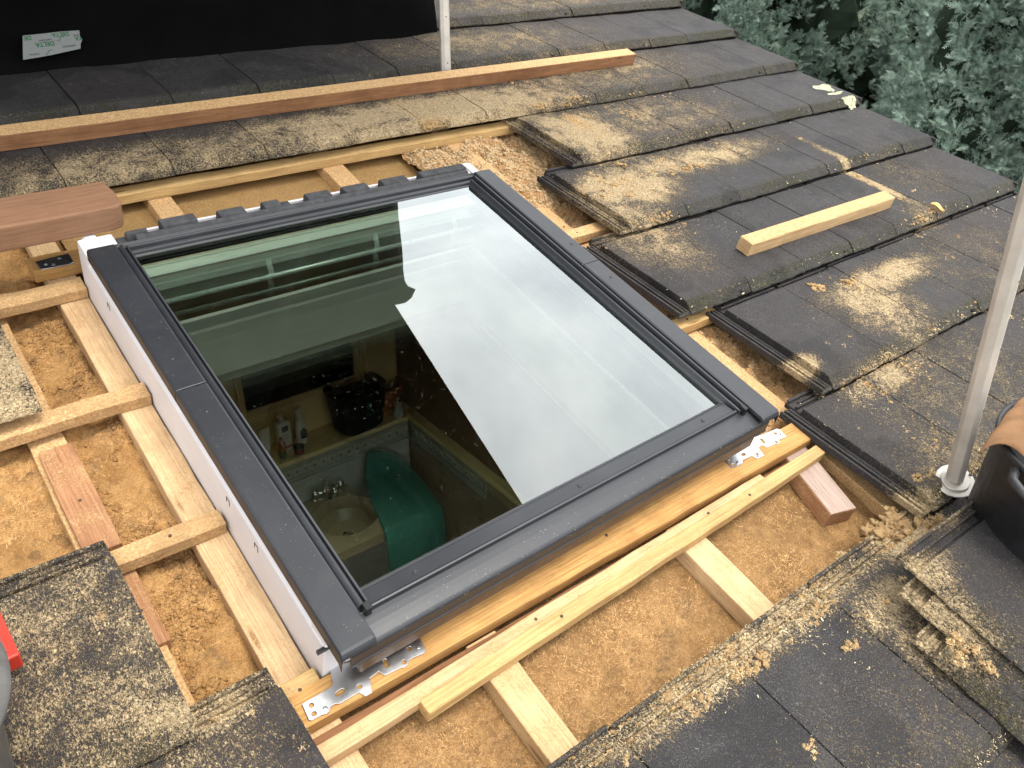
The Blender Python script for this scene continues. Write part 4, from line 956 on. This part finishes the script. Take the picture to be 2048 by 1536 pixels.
# ------------------------------------------------------------------ loose sawdust fibres and clumps (stuff)
FIB = simple('pale sawdust fibre', (.76, .60, .36), .9, 0, .15, 0, 90, .35)
FIBO = simple('orange insulation fibre', (.68, .42, .19), .92, 0, .1, 0, 90, .35)
def row_height(u, v):
    h = np.full(u.shape, -9.0)
    for u0, u1, vt in TILES:
        m_ = (u > u0) & (u < u1) & (v > vt + .002) & (v < vt + .384)
        vv = v - vt
        hh = .088 - math.tan(-TILT) * vv - np.clip((.03 - vv) / .03, 0, 1) * .018
        h = np.where(m_, np.maximum(h, hh), h)
        m2 = (u > u0) & (u < u1) & (v >= vt + .384) & (v < vt + TL)
        h = np.where(m2, np.maximum(h, .088 - .014 - math.tan(-TILT) * vv), h)
    return h
def fibres(name, P, Lr, Wr, lift, m, label, curl=.5, vert=.35, extra=None):
    n = len(P)
    az = rng.uniform(0, 2 * np.pi, n); el = rng.normal(0, vert, n); L = rng.uniform(*Lr, n) * rng.choice([.6, 1, 1.5], n); Wd = rng.uniform(*Wr, n)
    d = np.stack([np.cos(az) * np.cos(el), np.sin(az) * np.cos(el), np.sin(el)], -1)
    sd = np.stack([-np.sin(az), np.cos(az), rng.normal(0, .4, n)], -1)
    cv = np.cross(d, sd); k = curl * rng.uniform(-1, 1, n)[:, None] * L[:, None]
    pts = []
    for s_ in (-.5, 0, .5):
        c = P + d * (s_ * L)[:, None] + (cv * .5 + sd * .5) * k * (.25 - s_ * s_)
        wf = Wd if s_ == 0 else Wd * .4
        pts.append(c - sd * wf[:, None] / 2); pts.append(c + sd * wf[:, None] / 2)
    V = np.stack(pts, 1); V[..., 2] += lift
    i = np.arange(n)[:, None] * 6
    F = np.concatenate([i + np.array([0, 1, 3, 2]), i + np.array([2, 3, 5, 4])], 0)
    o = big_mesh(name, V.reshape(-1, 3), F, m); o.matrix_world = M.copy(); return tag(o, label, 'sawdust', kind='stuff')
def sample(n, box, weight):
    out_ = []; tot = 0
    while tot < n:
        u = rng.uniform(box[0], box[1], n * 2); v = rng.uniform(box[2], box[3], n * 2); w_ = weight(u, v)
        k = rng.random(n * 2) < w_; out_.append(np.stack([u[k], v[k]], -1)); tot += k.sum()
    return np.concatenate(out_)[:n]
def w_tiles(u, v):
    d = dust_at(u, v) * (.35 + 1.3 * fbm(u * 9, v * 9, 4)); d = np.clip(d, 0, 1) ** 1.5 + .05 * np.clip(fbm(u * 4, v * 4, 3) * 2 - .6, 0, 1)
    near = np.clip(1.5 / (1 + (u + .37) ** 2 * .35 + (v + .56) ** 2 * .35), .25, 1)
    return d * near
S = sample(80000, (-.5, 3.28, -.75, 2.3), w_tiles); H = row_height(S[:, 0], S[:, 1]); k = H > 0
P = np.concatenate([S[k], H[k][:, None]], 1)
fibres('loose_sawdust', P, (.002, .0065), (.0004, .0010), .0005, FIB, 'sawdust and fine wood shavings scattered over the tiles', .8, .3)
S = sample(4200, (.6, 3.25, -.7, 1.5), lambda u, v: np.clip(.25 + .75 * dust_at(u, v), 0, 1) * np.clip(fbm(u * 3, v * 3, 3) * 2.2 - .45, .08, 1)); H = row_height(S[:, 0], S[:, 1]); k = H > 0
P = np.concatenate([S[k], H[k][:, None]], 1)
fibres('wood_chips', P, (.003, .009), (.0010, .0034), .0012, FIB, 'larger pale wood chips scattered over the right hand tiles', .8, .25)
# fibres on the insulation
def surf_pts(n, box, base, fn, dens=None):
    S = sample(n, box, dens or (lambda u, v: .3 + .7 * fbm(u * 12, v * 12, 3))); return np.concatenate([S, (base + fn(S[:, 0], S[:, 1]))[:, None]], 1)
P = surf_pts(30000, (-.45, .0, -.05, 1.62), -.043, h_left, lambda u, v: np.clip(fbm(u * 11, v * 9, 4) * 3 - 1.0, .05, 1))
fibres('loose_fibre', P, (.003, .010), (.0004, .0008), .0008, FIBO, 'loose orange fibres on the insulation at left', 1.0, .5)
P = surf_pts(22000, (.0, 1.45, -.55, .05), -.040, h_front, lambda u, v: np.clip(fbm(u * 9, v * 9, 4) * 3 - 1.0, .05, 1))
fibres('loose_fibre', P, (.003, .010), (.0004, .0008), .0008, FIBO, 'loose fibres on the board below the window', 1.0, .4)
P = surf_pts(34000, (1.13, 1.68, .05, 1.62), -.040, h_gap)
fibres('loose_fibre', P, (.004, .012), (.0006, .0012), .002, FIBO, 'tangled loose fibres in the gap right of the window', 1.2, .9)
P = surf_pts(3000, (.03, 1.14, 1.26, 1.62), -.034, h_top)
fibres('loose_fibre', P, (.003, .007), (.0005, .0010), .001, FIBO, 'sparse fibres on the board above the window', 1.0, .3)
# specks on glass and cladding
S = np.stack([rng.uniform(.09, 1.05, 6000), rng.uniform(.11, 1.14, 6000)], -1)
kk = rng.random(6000) < (.25 + .75 * np.clip(1.5 * fbm(S[:, 0] * 5, S[:, 1] * 5, 3) - .3, 0, 1)); S = S[kk]
P = np.concatenate([S, np.full((len(S), 1), .1487)], 1)
fibres('glass_specks', P, (.0005, .0017), (.00015, .00032), .0003, simple('white speck', (.62, .60, .52), .8), 'tiny pale sawdust specks on the window glass', .7, .15)
S = np.concatenate([np.stack([rng.uniform(.006, .060, 150), rng.uniform(.01, 1.18, 150)], -1), np.stack([rng.uniform(.03, 1.1, 240), rng.uniform(.0, .05, 240)], -1)])
P = np.concatenate([S, np.where(S[:, 0] < .061, .1728, .1605)[:, None]], 1); P[(S[:, 0] < .061) & (S[:, 1] < .03), 2] -= .004
fibres('cladding_specks', P, (.0006, .0018), (.0002, .0005), .0003, FIB, 'fine sawdust specks on the dark cladding', .5, .1)
def lumps(name, P, R_, m, label, sub=2, jit=.22):
    bm = bmesh.new(); bmesh.ops.create_icosphere(bm, subdivisions=sub, radius=1); bv = np.array([v.co[:] for v in bm.verts]); bf = np.array([[v.index for v in f.verts] for f in bm.faces]); bm.free()
    n = len(P); nv_ = len(bv)
    base = np.stack([bv * (1 + .45 * (fbm(bv[:, 0] * 3 + 40 * k, bv[:, 1] * 3 + bv[:, 2] * 5 + 9 * k, 3) - .45)[:, None] * 2) for k in range(12)])
    V = base[rng.integers(0, 12, n)] * R_[:, None, None] * np.stack([rng.uniform(.8, 1.35, n), rng.uniform(.8, 1.3, n), rng.uniform(.55, .9, n)], -1)[:, None, :]
    V = V * (1 + rng.normal(0, jit, (n, nv_, 1)))
    az = rng.uniform(0, 6.28, n); c_, s_ = np.cos(az)[:, None], np.sin(az)[:, None]
    V = np.stack([V[..., 0] * c_ - V[..., 1] * s_, V[..., 0] * s_ + V[..., 1] * c_, V[..., 2]], -1) + P[:, None, :]
    F = (np.arange(n)[:, None, None] * nv_ + bf[None]).reshape(-1, 3)
    o = big_mesh(name, V.reshape(-1, 3), F, m); o.matrix_world = M.copy(); return tag(o, label, 'sawdust', kind='stuff')
TUFT = make_fibre('fluffy tuft', (.44, .26, .11), (.76, .52, .27), (.38, .21, .09), 3.2, .4)
TUFTP = make_fibre('pinkish tuft', (.72, .47, .24), (.95, .74, .46), (.50, .28, .13), 3.2, .3)
# clumps
CL = [(1.743,1.202,.017),(1.771,1.11,.01),(1.821,1.111,.01),(1.883,1.071,.012),(1.968,1.078,.016),(2.031,1.075,.014),(2.652,1.093,.01),(2.676,.497,.014),(2.747,.618,.011),(2.661,.802,.012),(1.84,.384,.018),(1.964,.358,.016),(1.97,.314,.012),(2.037,.37,.008),(1.959,.25,.008),(1.602,.188,.008),(1.695,.168,.007),(1.457,.081,.014),(2.636,.603,.011),(2.644,.354,.009),(2.328,.201,.008),(1.333,-.031,.006),(1.648,.155,.008),(1.408,-.066,.006),(1.374,-.25,.012),(1.40,-.262,.011),(1.433,-.258,.010),(1.261,-.28,.022),(1.205,-.289,.024),(1.254,-.324,.023),(1.301,-.335,.019),(1.235,-.30,.02),(1.349,-.346,.015),(1.236,-.361,.014),(1.171,-.324,.014),(1.396,-.372,.011),(1.107,-.391,.007),(1.016,-.407,.011),(.96,-.407,.009),(.959,-.426,.008),(1.001,-.54,.016),(1.013,-.572,.014),(.97,-.569,.013),(.995,-.609,.012),(.868,-.428,.011),(.622,-.505,.010),(.619,-.523,.007),(.661,-.296,.013),(.695,-.305,.010),(.688,-.348,.014),(.622,-.343,.012),(.655,-.351,.011),(.829,-.309,.011),(.891,-.306,.010),(.946,-.311,.009),(.774,-.315,.010),(1.064,-.278,.009),(1.103,-.271,.008),(.999,-.285,.007),(.534,-.322,.010),(.474,-.317,.010),(.432,-.322,.009),(.554,-.278,.006),(.32,-.321,.011),(.272,-.319,.010),(.34,-.344,.008),(-.267,.315,.014),(-.290,.305,.011),(-.245,.330,.010),(-.258,.251,.004),(-.349,.108,.005),(-.131,.047,.006),(-.087,-.051,.006),(-.15,.085,.010),(-.18,.075,.010),(1.594,1.189,.014),(1.612,1.08,.015),(1.606,1.0,.014),(1.521,1.031,.014),(1.605,1.15,.013),(1.584,.928,.012),(1.508,1.117,.013),(1.682,1.106,.012),(1.663,.962,.009),(1.588,1.12,.013),(1.728,1.288,.010),(1.679,1.341,.010),(1.56,1.05,.014),(1.64,1.02,.013),(1.55,.98,.013)]
Pc = []; Lp = []; Lr = []
for (u, v, r) in CL:
    hh = float(row_height(np.array([u]), np.array([v]))[0])
    if hh < 0: hh = .0
    if .93 < u < 1.14 and v < -.45: hh += .055
    n = int(10 * (r / .012) ** 1.6) + 4
    q = rng.normal(0, r * .55, (n, 3)) * [1.2, .9, .45]; q[:, 2] = np.abs(q[:, 2]); q += [u, v, hh]
    Lp.append(q); Lr.append(rng.uniform(.18, .42, n) * r)
    k = rng.integers(0, n, n * 14); Pc.append(q[k] + rng.normal(0, r * .22, (n * 14, 3)) * [1, 1, .7])
# the heavy drifts are a carpet of small tufts
def w_heavy(u, v):
    return np.clip(dust_at(u, v) * (2.6 * fbm(u * 11, v * 11, 4) - .75), 0, 1) ** 2 * ((u > 1.2) | (v < .4))
S = sample(3800, (1.2, 2.9, -.36, 1.62), w_heavy); S = np.concatenate([S, sample(3200, (1.45, 1.95, .80, 1.60), w_heavy), sample(2600, (.3, 2.0, 1.61, 1.85), w_heavy), sample(700, (.1, 1.35, -.36, -.27), lambda u, v: np.clip(2.4 * fbm(u * 14, v * 20, 4) - .9, 0, 1)), sample(260, (-.49, -.21, .42, .50), lambda u, v: u * 0 + .8)])
H = row_height(S[:, 0], S[:, 1]); k = H > 0; q = np.concatenate([S[k], H[k][:, None]], 1)
Lp.append(q); Lr.append(rng.uniform(.0015, .0048, len(q)) * np.where(q[:, 0] < 0, .7, 1)); 
kk = rng.integers(0, len(q), len(q) * 5); Pc.append(q[kk] + rng.normal(0, .0035, (len(kk), 3)) * [1, 1, .5])
lumps('fibre_lumps', np.concatenate(Lp), np.concatenate(Lr), TUFT, 'fluffy lumps of pale wood fibre lying on the tiles', 2, .34)
fibres('fibre_clumps', np.concatenate(Pc), (.002, .006), (.0004, .0009), .0005, simple('clump fibre', (.80, .60, .34), .95, 0, .1, 0, 90, .3), 'loose fibres sticking out of the lumps on the tiles', 1.4, .8)
# popcorn like torn insulation in the gap
nl = 30000
U_ = rng.uniform(1.125, 1.70, nl); V_ = rng.uniform(.06, 1.62, nl)
keep = (rng.random(nl) < np.where(V_ > 1.14, .95, .35 + .4 * (fbm(U_ * 8, V_ * 8, 3) > .45)))
U_, V_ = U_[keep], V_[keep]; Hh = -.040 + h_gap(U_, V_); R_ = (.0016 + .0042 * rng.random(len(U_)) ** 2) * np.where(V_ > 1.14, 1.1, .8)
q = np.stack([U_, V_, Hh + R_ * .3], -1)
lumps('insulation_lumps', q, R_, TUFTP, 'popcorn like lumps of torn insulation beside the window', 1, .30)
kk = rng.integers(0, len(q), 70000); pp = q[kk] + rng.normal(0, 1, (70000, 3)) * R_[kk][:, None] * 1.1
fibres('fibre_tufts', pp, (.002, .006), (.0005, .0009), .0, simple('tuft fibre', (.88, .64, .38), .95, 0, .1, 0, 90, .3), 'fine fibres on the torn insulation in the gap beside the window', 1.4, 1.0)
nl = 5000; U_ = rng.uniform(-.18, -.07, nl); V_ = rng.uniform(.05, 1.22, nl); keep = fbm(U_ * 14, V_ * 10, 4) > .47; U_, V_ = U_[keep], V_[keep]; R_ = .0015 + .004 * rng.random(len(U_)) ** 2
lumps('insulation_lumps', np.stack([U_, V_, -.043 + h_left(U_, V_)], -1), R_, F_FLUFF, 'small lumps on the insulation left of the window', 1, .3)

# ------------------------------------------------------------------ conifers beyond the verge, ground
def foliage_mat():
    m, t, b = mat('blue green conifer foliage'); g = t.nodes.new('ShaderNodeNewGeometry')
    n1 = noise(t, g.outputs['Position'], 2.2, 4, .6); n2 = noise(t, g.outputs['Position'], 22, 3, .6)
    c = ramp(t, n1, [(.3, (.068, .115, .088)), (.7, (.175, .255, .21))])
    c = mixc(t, ramp(t, n2, [(.35, gray(0)), (.7, gray(.8))]), c, (.40, .50, .41))
    c = mixc(t, ramp(t, noise(t, g.outputs['Position'], 4.5, 3, .6), [(.62, gray(0)), (.74, gray(.5))]), c, (.10, .075, .03))
    lk(t, c, b.inputs['Base Color']); b.inputs['Roughness'].default_value = .7; b.inputs['Specular IOR Level'].default_value = .25
    return m
FOL = foliage_mat()
FOLD = simple('crown core with painted shade', (.022, .032, .022), .95, 0, .0, 1, 20, .5)  # dark core colour stands in for shade inside the crown
def spray_proto(r_):
    """a feathery twig: central axis along +x with side leaflets, returned as triangles (k,3,3)"""
    T = []
    def twig(p, d, up, L, lvl):
        s = np.cross(d, up); s /= np.linalg.norm(s) + 1e-9
        nseg = 7 if lvl == 0 else 5
        for i in range(nseg):
            f = (i + .5) / nseg; q = p + d * L * f
            for sg in (-1, 1):
                dd = d * .72 + s * sg * .62 + up * r_.normal(0, .42); dd /= np.linalg.norm(dd)
                l2 = L * (.42 if lvl == 0 else .5) * (1.05 - f * .75)
                if lvl < 1: twig(q, dd, up, l2, lvl + 1)
                else:
                    sw = np.cross(dd, up) * .0125; T.append((q - sw, q + sw, q + dd * l2))
        sw = s * .012; T.append((p - sw, p + sw, p + d * L))
    twig(np.zeros(3), np.array([1., 0, 0]), np.array([0, 0, 1.]), 1.0, 0)
    A = np.array(T); A[:, :, :] *= 1; return A
def rot_to(d, r_):
    x = d / np.linalg.norm(d); a = r_.normal(size=3); y = np.cross(x, a); y /= np.linalg.norm(y); z = np.cross(x, y); return np.stack([x, y, z], 0)
def conifer(label, cx, cy, z0, z1, R, seed, n_cl, camside=(-1, -.6)):
    r_ = np.random.default_rng(seed); protos = [spray_proto(r_) for _ in range(4)]
    t = empty('conifer_tree', label, 'tree', 'conifers beyond the verge', Matrix.Translation((cx, cy, -4.6)))
    H_ = z1 - z0; out_ = []
    bough = [((min(.97, max(.02, (r_.uniform(-1.1, 1.15) - z0) / (z1 - z0))) if q_ % 4 else r_.random() ** .9), math.radians(200) + r_.normal() * (.8 if q_ % 4 else 1.3)) for q_ in range(n_cl // 9)]
    for _ in range(n_cl):
        h, a = bough[r_.integers(0, len(bough))]; h = min(.99, max(.0, h + r_.normal() * .020)); a = a + r_.normal() * .065; z = z0 + H_ * h
        rr = R * (1 - .75 * h ** 1.4) * (1 + .22 * math.sin(a * 3 + h * 7) + .15 * math.sin(a * 7 + h * 19)) * (1 - .30 * r_.random() ** 2.2)
        c = np.array([rr * math.cos(a), rr * math.sin(a), z + 4.6])
        outd = np.array([math.cos(a), math.sin(a), .45 + .3 * r_.normal()])
        cl_r = r_.uniform(.05, .105)
        for k in range(12):
            d = outd + r_.normal(0, .75, 3); d /= np.linalg.norm(d); Rm = rot_to(d, r_)
            pr = protos[r_.integers(0, 4)]; s_ = cl_r * r_.uniform(.6, 1.1)
            out_.append((pr * s_) @ Rm + c + d * cl_r * .25)
    nu_, nv_ = 60, 40; Vc = []
    for i in range(nv_):
        h = i / (nv_ - 1)
        for j in range(nu_):
            a = 2 * math.pi * j / nu_; rr = R * .74 * (1 - .75 * h ** 1.4) * (1 + .22 * math.sin(a * 3 + h * 7) + .15 * math.sin(a * 7 + h * 19)) * r_.uniform(.85, 1.12)
            Vc.append((rr * math.cos(a), rr * math.sin(a), z0 + H_ * h + 4.6))
    Fc = [(i * nu_ + j, i * nu_ + (j + 1) % nu_, (i + 1) * nu_ + (j + 1) % nu_, (i + 1) * nu_ + j) for i in range(nv_ - 1) for j in range(nu_)]
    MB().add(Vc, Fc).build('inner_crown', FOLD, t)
    A = np.concatenate(out_).reshape(-1, 3); F = np.arange(len(A)).reshape(-1, 3)
    big_mesh('crown', A, F, FOL, t)
    MB().tube([(0, 0, 0), (.05, 0, (z0 + z1) / 2 + 4.6), (0, .05, z1 + 4.4)], [.16, .10, .02], 10).build('trunk', BARK, t, smooth=True)
    lb = MB()
    for _ in range(46):
        h = r_.random(); z = z0 + H_ * h * .9 + 4.6; a = r_.uniform(0, 6.28); rr = R * (1 - .75 * h ** 1.4) * .9
        lb.tube([(0, 0, z - .2), (rr * .5 * math.cos(a), rr * .5 * math.sin(a), z - .05), (rr * math.cos(a), rr * math.sin(a), z + .1)], [.035, .022, .007], 5)
    lb.build('branches', BARK, t)
conifer('blue green conifer filling the space beyond the verge at the right picture edge', 6.1, 1.5, -3.6, 1.9, 1.75, 1, 2300)
conifer('blue green conifer behind the upper verge, middle of the three', 6.3, 4.2, -3.2, 2.4, 1.9, 2, 2300)
conifer('darker conifer farthest back above the top tile courses', 5.6, 6.6, -3.0, 2.6, 2.0, 3, 1300)
conifer('conifer standing lower behind the other two', 8.6, 3.0, -3.4, 2.6, 2.2, 4, 1000)
g = MB().box(-60, 60, -60, 90, -4.8, -4.6).build('ground', GROUND); tag(g, kind='structure')
